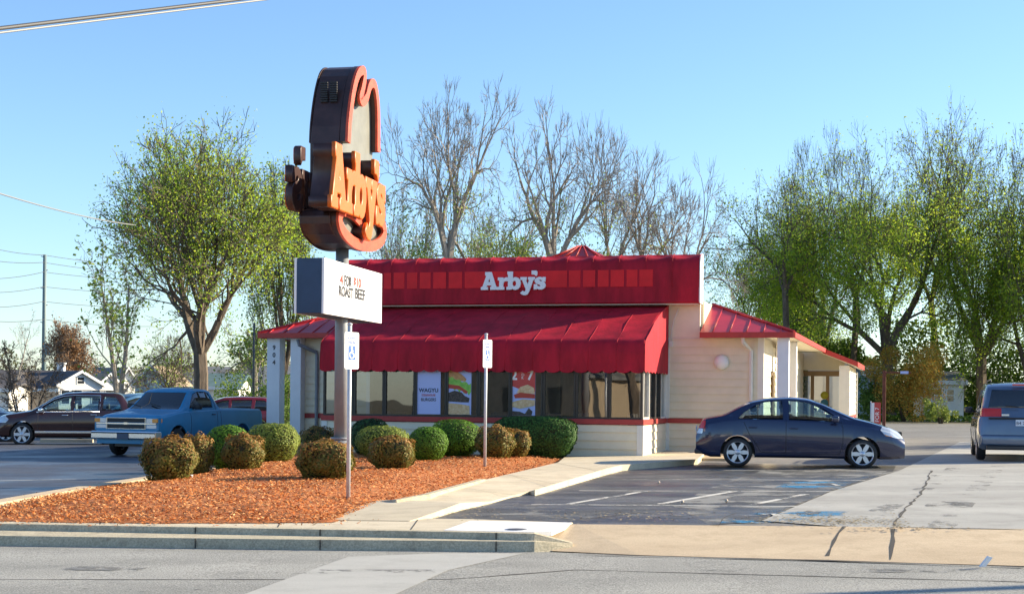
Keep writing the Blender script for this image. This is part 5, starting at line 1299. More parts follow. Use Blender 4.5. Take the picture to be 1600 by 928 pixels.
# --- cars further back
def simple_car(px, py, side, rz, col, label, cat, C, wh, r, x_at, mt=None, **kw):
    pmx = paint(label.split()[0]+'_paint_back', col, .3, .3)
    d = Vector((math.cos(rz), math.sin(rz), 0)); left = Vector((-d.y, d.x, 0)); g = G(px, py); p0 = g-left*side*.8
    loc = Vector((p0.x, p0.y, gz(p0.x)+.004))-d*x_at
    return make_car('parked_car', label, cat, loc, rz, C, pmx, wh, r, *suvw[:2], kw.get('lights', suvw[2]), glass='carglass_dark', seats=(), **{k: v for k, v in kw.items() if k != 'lights'}), loc, d
suvw = ([[(.42, 1.12), (.55, 1.42), (.66, 1.54), (1.05, 1.56), (1.12, 1.12)], [(1.24, 1.12), (1.18, 1.56), (2.02, 1.55), (2.04, 1.10)], [(2.14, 1.10), (2.12, 1.55), (2.35, 1.52), (2.68, 1.42), (3.0, 1.25), (3.2, 1.08)]],
        [(2.4, 3.6, [(-.68, 1.1), (.68, 1.1), (.58, 1.58), (-.58, 1.58)]), (-.1, .6, [(-.66, 1.14), (.66, 1.14), (.56, 1.52), (-.56, 1.52)])],
        [('headlight', 'clearlens', hs, .42, 1.1), ('headlight', 'clearlens', hs, -1.1, -.42), ('tail_light', 'redlens', [(-.05, .72), (.28, .72), (.33, 1.2), (.1, 1.3), (-.05, 1.2)], .5, 1.1), ('tail_light', 'redlens', [(-.05, .72), (.28, .72), (.33, 1.2), (.1, 1.3), (-.05, 1.2)], -1.1, -.5)])
RC_ = simple_car(314, 684, 1, R_(180+12), (.22, .008, .012), 'red crossover car parked behind the bed of the blue pickup', 'car', suvC, (.88, 3.72), .36, 3.0); RC_[0].scale = (.93, .93, .93)
simple_car(205, 686, 1, R_(180+50), (.05, .14, .26), 'blue sport utility vehicle mostly hidden between the dark one and the pickup', 'suv', suvC, (.88, 3.72), .36, 2.6)
simple_car(-22, 690, 1, R_(4), (.03, .06, .12), 'dark blue sport utility vehicle cut off by the left edge of the picture', 'suv', suvC, (.88, 3.72), .36, 2.6)

# ------------------------------------------------------------------ trees
class Tree:
    def __init__(s, seed): s.r = random.Random(seed); s.seg = []; s.tips = []
    def grow(s, p, d, L, r, lv, P):
        n = P['seg'][lv]; st = L/n; r0 = r; r1e = r*P['taper'][lv]
        kids = P['kids'][lv] if lv < len(P['kids']) else 0
        pos = []
        for i in range(n):
            t = (i+1)/n
            j = P['wob'][lv]
            d = (d+Vector((s.r.gauss(0, j), s.r.gauss(0, j), s.r.gauss(0, j)+P['up'][lv]))).normalized()
            q = p+d*st; rr = r0+(r1e-r0)*t; s.seg.append((p.copy(), q.copy(), r0+(r1e-r0)*(i/n), rr)); p = q; pos.append((t, q.copy(), d.copy(), rr))
            if lv >= P['leaflv'] : s.tips.append(q.copy())
        if kids:
            for k in range(kids):
                f = P['start'][lv]+(1-P['start'][lv])*(k+s.r.random())/kids; i = min(n-1, int(f*n)); t, q, dd, rr = pos[i]
                q = q-(dd*st*s.r.random())
                a = s.r.uniform(*P['ang'][lv]); az = s.r.random()*6.283+k*2.4
                u = dd.orthogonal().normalized(); w = dd.cross(u)
                nd = (dd*math.cos(a)+(u*math.cos(az)+w*math.sin(az))*math.sin(a)).normalized()
                s.grow(q, nd, L*P['ratio'][lv]*(1-.45*f*P.get('cone', 1))*s.r.uniform(.75, 1.2), max(P['rmin'], rr*P['rr'][lv]), lv+1, P)
    def fork(s, p, d, L, r, dep, P):
        n = 4 if dep >= P['dep']-1 else (3 if dep > 4 else 2); r1 = max(P['rmin'], r*.86); mid = []
        for i in range(n):
            j = .07 if dep > 5 else .13
            d = (d+Vector((s.r.gauss(0, j), s.r.gauss(0, j), s.r.gauss(0, j)+P['up']))).normalized()
            q = p+d*L/n; s.seg.append((p.copy(), q.copy(), r+(r1-r)*i/n, r+(r1-r)*(i+1)/n)); p = q; mid.append((q.copy(), d.copy()))
            if dep <= P['ld']: s.tips.append(q.copy())
        if dep <= 0:
            for k in range(P['tw']):
                q, dd = s.r.choice(mid); e = Vector((s.r.gauss(0, .5), s.r.gauss(0, .5), s.r.gauss(.1, .4))); nd = (dd+e).normalized(); l = L*s.r.uniform(.5, 1.1)
                m = q+nd*l*.5; e2 = m+(nd+Vector((s.r.gauss(0, .2), s.r.gauss(0, .2), .12))).normalized()*l*.5
                s.seg.append((q, m, P['rmin']*.9, P['rmin']*.75)); s.seg.append((m, e2, P['rmin']*.75, P['rmin']*.5)); s.tips.append(e2)
            return
        first = dep == P['dep']
        k = P['k0'] if first else (3 if s.r.random() < .22 else 2); az = s.r.random()*6.283
        for i in range(k):
            a = s.r.uniform(.10, .38) if (i == 0 and not first) else s.r.uniform(.38, .85)
            if first: a = s.r.uniform(*P['a0'])
            b = az+i*6.283/k+s.r.gauss(0, .35); u = d.orthogonal().normalized(); w = d.cross(u)
            nd = (d*math.cos(a)+(u*math.cos(b)+w*math.sin(b))*math.sin(a)).normalized()
            f = s.r.uniform(.78, .94) if i == 0 else s.r.uniform(.66, .88)
            s.fork(p, nd, (P['l1']*s.h if first else L)*f, max(P['rmin'], r1*(.80 if i == 0 else .64)), dep-1 if i < 2 or first else dep-2, P)
        if dep > 3 and not first:
            for i in range(P['side']):
                q, dd = s.r.choice(mid); a = s.r.uniform(.6, 1.15); b = s.r.random()*6.283; u = dd.orthogonal().normalized(); w = dd.cross(u)
                nd = (dd*math.cos(a)+(u*math.cos(b)+w*math.sin(b))*math.sin(a)).normalized()
                s.fork(q, nd, L*.55, max(P['rmin'], r*.3), min(dep-3, 3), P)
    def mesh(s, name, minr=0, sides=5):
        A = np.array([[*a, *b] for a, b, _, _ in s.seg]); R0 = np.array([[x[2], x[3]] for x in s.seg])
        out = []
        for big in (True, False):
            idx = (R0[:, 0] > .05) if big else (R0[:, 0] <= .05); k = 6 if big else 3
            a, b, r = A[idx, :3], A[idx, 3:], R0[idx]
            if not len(a): continue
            t = b-a; t /= np.linalg.norm(t, axis=1)[:, None]+1e-9
            ref = np.where(np.abs(t[:, 2:3]) > .9, np.array([[1., 0, 0]]), np.array([[0., 0, 1.]]))
            u = np.cross(t, ref); u /= np.linalg.norm(u, axis=1)[:, None]; w = np.cross(t, u)
            ring = lambda c, rr: np.stack([c+(u*math.cos(2*math.pi*i/k)+w*math.sin(2*math.pi*i/k))*rr[:, None] for i in range(k)], 1)
            r1, r2 = ring(a, r[:, 0]), ring(b+t*r[:, 1:2]*.5, r[:, 1])
            for i in range(k):
                j = (i+1) % k; out.append(np.stack([r1[:, i], r1[:, j], r2[:, j], r2[:, i]], 1))
        return quads(name, np.concatenate(out), None)
def P_(kids, seg, ratio, ang, start, wob, up, rr, taper, leaflv=3, rmin=.012, cone=1): return dict(kids=kids, seg=seg, ratio=ratio, ang=ang, start=start, wob=wob, up=up, rr=rr, taper=taper, leaflv=leaflv, rmin=rmin, cone=cone)
A_ = R_
def deco(o, tr, m_leaf, n, size, spread, zlim=None, barkm='bark', bias=None, name='crown'):
    if n and tr.tips:
        T = np.array([tuple(p) for p in tr.tips])
        if 1:
            w = np.clip(bias(T), 0, None)+1e-9 if bias is not None else np.ones(len(T))
            w = w*(.25+rng.gamma(.5, 2, len(T))); idx = rng.choice(len(T), n, p=w/w.sum())
        C = T[idx]+rng.normal(size=(n, 3))*spread
        link(name, quads(name, leafquads(C, size, .62), None), M[m_leaf] if isinstance(m_leaf, str) else m_leaf, o)
def tree_obj(px, base, Y, label, seed, h, r, P, leafargs=None, barkm='bark', lean=(0, 0), stems=1, name='tree', z0=None, first=.35, cat='tree', group=None, scale=1., fit=None):
    c = at(px, base, Y); z = gz(c.x) if z0 is None else z0
    o = empty(name, (c.x, c.y, z-.05), 0, label, cat, group)
    t = Tree(seed)
    for s in range(stems):
        a = s*2*math.pi/stems+seed; ln = .0 if stems == 1 else .28
        v0 = Vector((math.cos(a)*.15*(stems > 1), math.sin(a)*.15*(stems > 1), 0)); v1 = Vector((lean[0]+math.cos(a)*ln, lean[1]+math.sin(a)*ln, 1)).normalized()
        if 'dep' in P: t.h = h; t.fork(v0, v1, h*P['tk'], r, P['dep'], P)
        else: t.grow(v0, v1, h*(1 if stems == 1 else .9), r, 0, P)
    if fit:
        ty, pl, pr = fit; B = np.array([tuple(x[1]) for x in t.seg]); zt = np.percentile(B[:, 2], 99.8); hi = B[B[:, 2] > zt*.3]
        xl, xr = np.percentile(hi[:, 0], .6), np.percentile(hi[:, 0], 99.4); yw = np.percentile(hi[:, 1], 99)-np.percentile(hi[:, 1], 1)
        ht = at(px, ty, Y).z-z+.05; wl, wr = at(pl, 500, Y).x-c.x, at(pr, 500, Y).x-c.x; kz = ht/zt; kx = (wr-wl)/(xr-xl); sh = ((wl+wr)/2-kx*(xl+xr)/2)
        f = lambda v: Vector((v.x*kx+sh*min(1, max(0, v.z/zt*1.25)), v.y*kx, v.z*kz))
        t.seg = [(f(a), f(b_), r0, r1) for a, b_, r0, r1 in t.seg]; t.tips = [f(v) for v in t.tips]
    link('trunk', t.mesh('trunk'), M[barkm], o)
    for la in (leafargs or []): deco(o, t, *la[:4], **(la[4] if len(la) > 4 else {}))
    return o, t
# parameter sets
BARE = P_([9, 9, 8, 7], [9, 9, 6, 5, 3], [.80, .46, .48, .5], [(A_(22), A_(55)), (A_(28), A_(65)), (A_(28), A_(65)), (A_(25), A_(65))], [.22, .18, .12, .1], [.10, .11, .13, .15, .15], [.02, .05, .04, .03, .02], [.66, .5, .5, .55], [.22, .16, .28, .4, .5], 3, .0115, .8)
VASE = P_([14, 9, 7, 6], [9, 7, 5, 4, 3], [.78, .52, .48, .52], [(A_(28), A_(68)), (A_(25), A_(55)), (A_(25), A_(55)), (A_(22), A_(55))], [.22, .2, .15, .1], [.07, .10, .13, .14, .14], [.01, .05, .06, .05, .02], [.60, .5, .5, .6], [.15, .2, .3, .4, .5], 3, .013, .55)
FK = lambda dep=9, up=.035, tw=3, side=1, k0=3, a0=(.15, .5), ld=2, rmin=.0115, tk=.26, l1=.17: dict(tk=tk, l1=l1, dep=dep, up=up, tw=tw, side=side, k0=k0, a0=a0, ld=ld, rmin=rmin)
BARE = FK(8, .0, 4, 1, 3, (.25, .65), tk=.46, l1=.135, rmin=.0095); VASE = FK(9, .008, 3, 1, 4, (.3, .9), tk=.17, l1=.185, rmin=.010); THIN = FK(7, .0, 4, 1, 3, (.25, .65), tk=.42, l1=.14, rmin=.0095); 
SLIM = P_([12, 6, 5], [10, 6, 4, 3], [.38, .45, .5], [(A_(20), A_(42)), (A_(25), A_(55)), (A_(30), A_(65))], [.2, .2, .1], [.05, .14, .2, .25], [.02, .08, .05, .0], [.45, .5, .6], [.2, .3, .4, .5], 2, .012, .7)
TWG = 'trees behind the restaurant'; TRG = 'trees beyond the back lot'
zb_ = lambda k: (lambda T: np.exp(-((T[:, 2]-k[0])/k[1])**2)*(1 if len(k) < 3 else 1))
# left big tree
tree_obj(315, 640, 62, 'big spreading green-leaved tree left of the sign, above the blue pickup', 11, 6.6, .33,
         FK(9, .045, 3, 1, 5, (.2, .8)),
         [('treeleaf', 23000, .10, .2), ('treeleaf2', 12000, .10, .3)], lean=(.05, 0), fit=(198, 152, 468))
tree_obj(187, 640, 72, 'slender bare tree with a few leaves in front of the white gabled houses', 5, 9.5, .16, SLIM, [('treeleaf2', 900, .20, .12)], 'barkpale', stems=2, fit=(380, 130, 238))
tree_obj(104, 640, 165, 'rounded brown-leaved tree behind the dark roofed white house', 21, 9.5, .3, VASE, [('brownleaf', 11000, .22, .3)], 'barkpale', fit=(500, 72, 148))
tree_obj(14, 640, 150, 'thin leaning bare tree at the far left edge', 8, 11, .14, SLIM, None, 'barkpale', lean=(.22, 0), fit=(480, 6, 62))
tree_obj(40, 640, 60, 'reddish bare shrub by the weathered fence', 31, 3.6, .05, SLIM, None, 'bark', stems=4, name='bare_shrub', cat='shrub')
tree_obj(398, 640, 95, 'bare two-stemmed tree behind the grey lamp pole', 34, 10.5, .26, BARE, [('treeleaf2', 1500, .2, .3)], 'barkpale', lean=(-.05, 0), fit=(500, 350, 455))
tree_obj(446, 640, 88, 'leafy green tree seen between the big green tree and the sign', 36, 9.6, .25, VASE, [('treeleaf2', 8000, .13, .3), ('treeleaf', 6000, .13, .3)], fit=(255, 385, 492))
tree_obj(262, 640, 120, 'yellow-green tree behind the blue gabled house', 37, 6.8, .2, VASE, [('treeleaf2', 1500, .16, .3)], fit=(520, 215, 310))
# behind the restaurant
specs = [(702, 76, 12.6, .30, BARE, 41, (-.10, 0), 'tall bare tree with a forked crown, leftmost above the awning roof', 900),
 (640, 82, 9.0, .16, THIN, 42, (.02, 0), 'slim bare tree just right of the hat sign', 700),
 (742, 84, 8.6, .2, THIN, 43, (.05, 0), 'small bare tree with green leaves low between the two tall bare ones', 2600),
 (858, 78, 12.4, .32, BARE, 44, (-.04, 0), 'tallest bare tree above the wall lettering with two rounded tops', 1800),
 (800, 86, 9.5, .22, THIN, 45, (0, 0), 'slim upright tree with sparse leaves above the wall lettering', 1800),
 (930, 82, 9.4, .2, THIN, 46, (.22, 0), 'bare tree leaning right behind the roof lantern', 500),
 (992, 80, 9.0, .22, BARE, 47, (-.08, 0), 'bare dark-stemmed tree right of the roof lantern', 0),
 (1052, 80, 8.8, .22, THIN, 48, (.24, 0), 'bare spreading tree leaning over the right end of the fascia', 0),
 (612, 90, 9.5, .22, THIN, 49, (-.05, 0), 'bare tree directly behind the hat sign lettering', 1500)]
FIT = {702: (128, 592, 800), 640: (270, 600, 700), 742: (290, 665, 830), 858: (150, 770, 990), 800: (290, 730, 860), 930: (192, 870, 1045), 992: (245, 935, 1095), 1052: (245, 985, 1165), 612: (300, 560, 680), 1392: (190, 1195, 1550), 1535: (185, 1395, 1690), 1238: (262, 1110, 1335), 1328: (280, 1225, 1440), 1465: (225, 1350, 1590), 1605: (300, 1500, 1720), 1172: (350, 1095, 1290), 1290: (212, 1150, 1400), 1700: (225, 1560, 1850)}
for px, Y, h, r, PP, sd, ln, lab, nl in specs:
    la = [('treeleaf2', nl*2, .12, .25, dict(bias=lambda T: np.exp(-((T[:, 2]-4.5)/3.2)**2)))] if nl else None
    tree_obj(px, 640, Y, lab, sd, h, r, PP, la, 'barkpale', lean=ln, group=TWG, fit=FIT[px])
specs = [(1392, 98, 14.2, .42, VASE, 61, (-.02, 0), 'largest green-tinged tree with ivy-covered trunk above the autumn bush', 8500),
 (1535, 100, 14.0, .38, VASE, 62, (.02, 0), 'tall green-tinged tree with a dark trunk behind the minivan', 6500),
 (1238, 96, 10.0, .24, BARE, 63, (.10, 0), 'bare tree leaning right above the porch roof', 2200),
 (1328, 104, 11.5, .25, BARE, 64, (-.05, 0), 'bare tree with dark straight trunk above the entrance wing', 2500),
 (1465, 108, 12.8, .26, BARE, 65, (.02, 0), 'thin tree between the two largest right-hand trees', 2500),
 (1605, 96, 12.6, .34, VASE, 66, (0, 0), 'yellow-green leafy tree at the right edge of the picture', 7500),
 (1172, 112, 9.8, .22, VASE, 67, (-.08, 0), 'pale green tree just right of the fascia end', 4500),
 (1290, 118, 13, .3, VASE, 68, (-.1, 0), 'wide bare-topped tree behind the porch roof', 3500),
 (1700, 100, 14, .34, VASE, 69, (0, 0), 'tall tree whose branches enter from the right edge', 5000)]
for px, Y, h, r, PP, sd, ln, lab, nl in specs:
    la = [('treeleaf', int(nl*3.4), .14, .3, dict(bias=lambda T, h=h: np.exp(-((T[:, 2]-h*.55)/(h*.36))**2))), ('treeleaf2', int(nl*1.2), .15, .35)]
    tree_obj(px, 640, Y, lab, sd, h, r, PP, la, lean=ln, group=TRG, fit=FIT[px])
# autumn bush and shrubs
def leafy(px, base, Y, w, h, n, size, m, label, cat='bush', name='bush', dep=None, group=None, z0=None, stems=7):
    c = at(px, base, Y); z = gz(c.x) if z0 is None else z0; o = empty(name, (c.x, c.y, z), 0, label, cat, group)
    K_ = 16; cc = np.stack([rng.normal(size=K_)*w*.27, rng.normal(size=K_)*(dep or w)*.27, h*(.18+.66*rng.random(K_))], 1)
    rr = w*(.13+.16*rng.random(K_)); i = rng.integers(0, K_, n); D = rng.normal(size=(n, 3)); D /= np.linalg.norm(D, axis=1)[:, None]
    C = cc[i]+D*(rr[i]*rng.random(n)**.35)[:, None]; C = C[C[:, 2] > 0.02]
    link('foliage', quads('foliage', leafquads(C, size, .65), None), M[m], o)
    b = MB()
    for k in range(stems):
        a = 6.28*k/stems; b.tube([(0+.1*math.cos(a), .1*math.sin(a), 0), (w*.15*math.cos(a), w*.15*math.sin(a), h*.5), (w*.26*math.cos(a), w*.26*math.sin(a), h*.88)], [.03, .02, .006], 4)
    b.build('stems', M['bark'], o); return o
leafy(1412, 655, 92, 4.4, 4.9, 20000, .11, 'autumn', 'tall orange-yellow autumn bush in front of the white shack')
leafy(1366, 655, 93, 2.6, 3.4, 4200, .15, 'under', 'grey-green bush at the corner of the entrance wing')
leafy(1470, 652, 84, 1.5, 1.5, 1500, .12, 'boxlight', 'small bright green shrub before the white shack')
leafy(385, 640, 78, 3.2, 2.6, 3800, .14, 'treeleaf2', 'loose green shrub behind the red crossover')
leafy(440, 655, 70, 3.0, 2.4, 3800, .12, 'under', 'dark green shrub seen between the blue columns')
# undergrowth and far woods: uncountable masses
def mass(name, segs, n, size, m, label, cat, hfun):
    C = []
    for _ in range(n):
        (x0, y0), (x1, y1) = random.choice(segs); t = random.random(); hx = hfun(x0+(x1-x0)*t); C.append((x0+(x1-x0)*t, y0+(y1-y0)*t+random.uniform(-2.5, 2.5), -.3+gz(x0)+hx*random.random()**1.6))
    me = quads(name, leafquads(np.array(C), size, .6), None); tag(link(name, me, M[m]), label, cat, kind='stuff')
mass('undergrowth', [((13, 104), (26, 108)), ((26, 106), (60, 106))], 120000, .25, 'under', 'dark green undergrowth massed beneath the right-hand trees', 'undergrowth', lambda x: 6.4+1.4*math.sin(x*.7)+.8*math.sin(x*1.9))
mass('back_scrub', [((-10, 118), (12, 118)), ((-8, 112), (14, 110))], 60000, .22, 'woods', 'pale scrub and twigs filling the gap behind the restaurant', 'scrub', lambda x: 5.2+1.8*math.sin(x*.5)+math.sin(x*1.3))
mass('distant_woods', [((-140, 240), (0, 240)), ((0, 240), (140, 230))], 90000, .5, 'woods', 'distant line of brown and green bare woods along the horizon', 'woods', lambda x: 6.5+1.5*math.sin(x*.13)+1.2*math.sin(x*.6))
C = [(random.uniform(16, 60), random.uniform(92, 97), .25+.35*random.random()) for _ in range(6000)]
me = quads('ground_cover', leafquads(np.array(C), .22, .6), None); tag(link('ground_cover', me, M['under']), 'low weeds and leaf litter along the back edge of the lot', 'weeds', kind='stuff')

# ------------------------------------------------------------------ houses
def house(px0, px1, Y, eave, ridge, label, wallm, roofm, gable='front', depth=9, base=-.6, windows=(), over=.35, chimney=None, rz=0, gpx=None, name='house'):
    a = at(px0, 600, Y); c = at(px1, 600, Y); w = c.x-a.x; cx = (a.x+c.x)/2
    ze = at(px0, eave, Y).z; zr = at(px0, ridge, Y).z
    o = empty(name, (cx, Y, base), rz, label, 'house')
    ze -= base; zr -= base
    b = MB()
    if gable == 'front':
        b.prism([(-w/2, 0, 0), (w/2, 0, 0), (w/2, 0, ze), (0, 0, zr), (-w/2, 0, ze)], (0, depth, 0)); b.build('wall', M[wallm], o)
        s = (zr-ze)/(w/2); k = over; t = .12
        for sg in (-1, 1):
            r = MB(); r.prism([(0, -k, zr+.02), (sg*(w/2+k), -k, ze-s*k+.02), (sg*(w/2+k), -k, ze-s*k+.02+t), (0, -k, zr+.02+t)], (0, depth+2*k, 0)); rf = r.build('roof', M[roofm], o)
            q = MB(); q.prism([(0, -k-.03, zr-.08), (sg*(w/2+k), -k-.03, ze-s*k-.08), (sg*(w/2+k), -k-.03, ze-s*k+.10+t), (0, -k-.03, zr+.10+t)], (0, .028, 0)); q.build('bargeboard', M['column'], rf)
    else:
        b.prism([(-w/2, 0, 0), (-w/2, depth, 0), (-w/2, depth, ze), (-w/2, depth/2, zr), (-w/2, 0, ze)], (w, 0, 0)); b.build('wall', M[wallm], o)
        r = MB(); k = over; s = (zr-ze)/(depth/2)
        r.prism([(-w/2-k, -k, ze-s*k+.02), (-w/2-k, depth/2, zr+.02), (-w/2-k, depth+k, ze-s*k+.02), (-w/2-k, depth+k, ze-s*k+.14), (-w/2-k, depth/2, zr+.16), (-w/2-k, -k, ze-s*k+.14)], (w+2*k, 0, 0)); rf = r.build('roof', M[roofm], o)
        q = MB(); q.box(-w/2-k, w/2+k, -k-.04, -k-.002, ze-s*k-.12, ze-s*k+.15); q.build('gutter', M['column'], rf)
    if chimney:
        q = MB(); q.box(chimney-.35, chimney+.35, depth*.4, depth*.4+.7, zr-1, zr+.8); q.box(chimney-.42, chimney+.42, depth*.4-.07, depth*.4+.77, zr+.8, zr+.95); q.build('chimney', M['column'], rf)
    for (x, z, ww, hh) in windows:
        f = MB(); f.box(x-ww/2-.08, x-ww/2, -.05, .0, z-.08, z+hh+.08); f.box(x+ww/2, x+ww/2+.08, -.05, .0, z-.08, z+hh+.08); f.box(x-ww/2, x+ww/2, -.05, 0, z-.08, z); f.box(x-ww/2, x+ww/2, -.05, 0, z+hh, z+hh+.08); f.box(x-ww/2, x+ww/2, -.045, 0, z+hh/2-.03, z+hh/2+.03)
        fo = f.build('window', M['column'], o); MB().poly([(x-ww/2, -.02, z), (x+ww/2, -.02, z), (x+ww/2, -.02, z+hh), (x-ww/2, -.02, z+hh)]).build('pane', M['carglass_dark'], fo)
    return o
house(90, 162, 150, 601, 581, 'white gabled house front beside the dark shingled roof', 'housewhite', 'roofdark', windows=[(-1.6, 1.0, .8, 1.3), (-.3, 1.0, .8, 1.3), (1.6, 1.0, .8, 1.3), (0, 3.0, .7, .6)], depth=8, rz=R_(40))
house(-60, 92, 150.6, 606, 578.5, 'long low house with a dark shingled roof behind the weathered fence', 'housewhite', 'roofdark', 'side', depth=9, chimney=3.9)
house(152, 190, 170, 601, 585, 'small white house between two gables, with tan eaves', 'housewhite', 'rooftan', windows=[(0, 1.0, .9, 1.3)], rz=R_(40))
house(184, 214, 185, 597, 575, 'white gabled house right of the slender bare tree', 'housewhite', 'roofgrey', windows=[(-.3, 2.2, .7, 1.0)], rz=R_(40))
house(211, 262, 140, 597, 572, 'weathered blue gabled house left of the big tree trunk', 'houseblue', 'rooftan', windows=[(1.0, 1.4, 1.0, 1.0), (.1, 3.1, .35, .5)])
house(262, 345, 150, 603, 573, 'long house with grey shingled roof behind the big tree trunk', 'housewhite', 'roofgrey', 'side', depth=9, windows=[(-1, 1.2, 1, 1.1)])
house(322, 372, 120, 604, 585, 'low house with blue-green hipped roof behind the pickup bed', 'housewhite', 'roofgreen', 'side', depth=6)
house(372, 480, 135, 604, 572, 'house with dark and grey roof behind the blue columns', 'housewhite', 'roofgrey', 'side', depth=8)
house(-70, 14, 110, 608, 600, 'white carport with a low roof at the far left', 'housewhite', 'roofdark', 'side', depth=5)
house(1447, 1506, 97, 596, 583, 'small white weathered shack behind the autumn bush', 'housewhite', 'roofgrey', 'side', depth=3, windows=[(.35, 1.3, .42, .75), (-.45, 1.3, .42, .75)], over=.2, base=0.2, name='shack')
house(1352, 1380, 99, 583, 574, 'pale grey outbuilding behind the entrance wing', 'houseblue', 'roofgrey', 'side', depth=4, base=.2, name='outbuilding')
# fence by the left houses
fo = empty('fence', (at(68, 620, 112).x, 112, -.4), 0, 'weathered pale wooden board fence in front of the white gabled house', 'fence')
q = MB(); n = 22; x0 = at(44, 620, 112).x-fo.location.x; x1 = at(92, 620, 112).x-fo.location.x
for i in range(n):
    a = x0+(x1-x0)*i/n; q.box(a, a+(x1-x0)/n-.015, 0, .03, 0, 1.95+random.uniform(-.05, .05))
q.build('board_panel', M['fence'], fo); q = MB(); q.box(x0, x1, .032, .09, .4, .5); q.box(x0, x1, .032, .09, 1.5, 1.6); q.build('rail', M['fence'], fo)
for px, w, lab, m in ((50, .9, 'grey wooden bin left of the weathered fence', 'seat'), (30, .6, 'black wheeled bin left of the grey wooden bin', 'rubbish')):
    c = at(px, 640, 62); o = empty('bin', (c.x, c.y, gz(c.x)), 0, lab, 'bin'); h = .95
    q = MB(); q.prism([(-w/2, -.25, 0), (w/2, -.25, 0), (w/2+.05, -.25, h), (-w/2-.05, -.25, h)], (0, .5, 0)); q.bevel(.02).build('body', M[m], o); q = MB(); q.box(-w/2-.08, w/2+.08, -.3, .3, h+.002, h+.06); q.bevel(.02).build('lid', M[m], o)
c = at(25, 646, 60); o = MB(); o.box(-.25, .25, -.2, .2, 0, .12); o.bevel(.03); tag(o.build('hose_reel', M['yellow'], loc=(c.x, c.y, gz(c.x)+.75)), 'small yellow box resting on the black wheeled bin', 'box')

# ------------------------------------------------------------------ poles and wires
def pole(px, top, Y, r, m, label, extra=None, name='utility_pole', cat='utility pole', rot=0):
    c = at(px, 620, Y); g_ = gz(c.x); h = at(px, top, Y).z-g_; o = empty(name, (c.x, Y, g_), rot, label, cat)
    q = MB(); q.tube([(0, 0, -.3), (0, 0, h*.5), (0, 0, h)], [r, r*.85, r*.7], 10); q.build('pole', M[m], o)
    if extra: extra(o, h)
    return o, h
def ex(o, h):
    for k, z in enumerate((h-.3, h-2, h-4.3, h-6.4, h-8.6)):
        q = MB(); q.tube([(0, 0, z), (.5 if k % 2 else -.5, 0, z+.1)], .06, 5); q.build('insulator', M['steel'], o)
    q = MB(); q.box(-.1, .9, -.3, .3, h-12.7, h-11.2); q.bevel(.1).build('transformer', M['utility'], o)
pole(68, 398, 190, .32, 'utility', 'tall grey-green utility pole above the dark shingled roof', ex)
def ex2(o, h):
    q = MB(); q.tube([(0, 0, h), (0, 0, h+.05)], [.07, .02], 8); q.build('cap', M['steel'], o)
pole(396, 505, 74, .07, 'darkpole', 'thin dark lamp pole standing left of the left porch', ex2, 'lamp_pole', 'lamp pole')
def cable(pts, r, m, label, sag=0., group=None):
    P = []
    for i in range(len(pts)-1):
        a, b_ = Vector(pts[i]), Vector(pts[i+1])
        for k in range(24): 
            t = k/24; v = a.lerp(b_, t); v.z -= sag*4*t*(1-t); P.append(v)
    P.append(Vector(pts[-1])); q = MB(); q.tube(P, r, 6, cap=False); return tag(q.build('overhead_cable', M[m]), label, 'cable', group)
a, b_ = at(-60, 52, 14), at(420, -6, 18.5)
cable([a, a.lerp(b_, .5)+Vector((0, 0, -.0)), b_], .020, 'wire', 'thick dark overhead cable crossing the top left corner')
a2, b2 = a+Vector((0, .02, -.036)), b_+Vector((0, .02, -.036))
cable([a2, b2], .011, 'wirepale', 'pale messenger wire lashed under the thick overhead cable')
cable([at(-40, 290, 34), at(212, 352, 56)], .022, 'wirepale', 'pale overhead wire running from the left edge into the big green tree', .12)
gw = 'thin wires strung to the utility pole'
for k, (yl, yp, yr) in enumerate([(383, 398.5, 412), (404, 410, 424), (436, 425, 433), (457, 448, 453), (480, 471, 476), (500, 499, 506)]):
    nm = ['topmost', 'second from the top', 'third from the top', 'fourth from the top', 'fifth from the top', 'lowest'][k]
    cable([at(-30, yl, 175), at(68, yp, 189.6), at(240, yr+4, 215)], .035, 'wire', nm+' of the thin wires strung to the utility pole', .25, gw)
cable([at(1095, 387, 100), at(1200, 388, 105)], .03, 'wire', 'thin wire seen right of the fascia end', .1)
# rusty pole with arm, banner
c = G(1381, 668); o = empty('sign_post', Vector((at(1381, 660, 62).x, 62, gz(18))), 0, 'rusty brown steel post with a sideways arm and small blue and white sign', 'post')
h = at(1381, 579, 62).z-o.location.z; q = MB(); q.box(-.06, .06, -.06, .06, -.2, h); q.bevel(.01, 1).build('post', M['rust'], o)
q = MB(); q.box(.061, 1.1, -.03, .03, h-.10, h-.04); q.build('arm', M['rust'], o); q = MB(); q.box(.65, .98, -.05, -.032, h-.12, h-.01); q.build('small_sign', M['poster'], o)
o = empty('banner', Vector((at(1369, 660, 60).x, 60, gz(18))), 0, 'red and white vertical feather banner beside the rusty post', 'banner')
q = MB(); q.box(-.2, .18, 0, .02, .1, 1.18); fl = q.build('flag', M['posterred'], o); q = MB(); q.tube([(-.22, .01, -.1), (-.22, .01, 1.22)], .018, 6); q.build('pole', M['steel'], o)
q = MB(); q.box(-.2, -.08, -.003, -.001, .12, 1.16); q.build('white_edge', M['white'], fl)
text('2 FOR 7', .22, M['letter'], fl, (0, 0, 0), 'banner_lettering')
for c in fl.children:
    if c.name.startswith('banner_lettering'): c.data.transform(Matrix.Translation((.11, -.006, .22)) @ Matrix.Rotation(R_(-90), 4, 'Y')); 
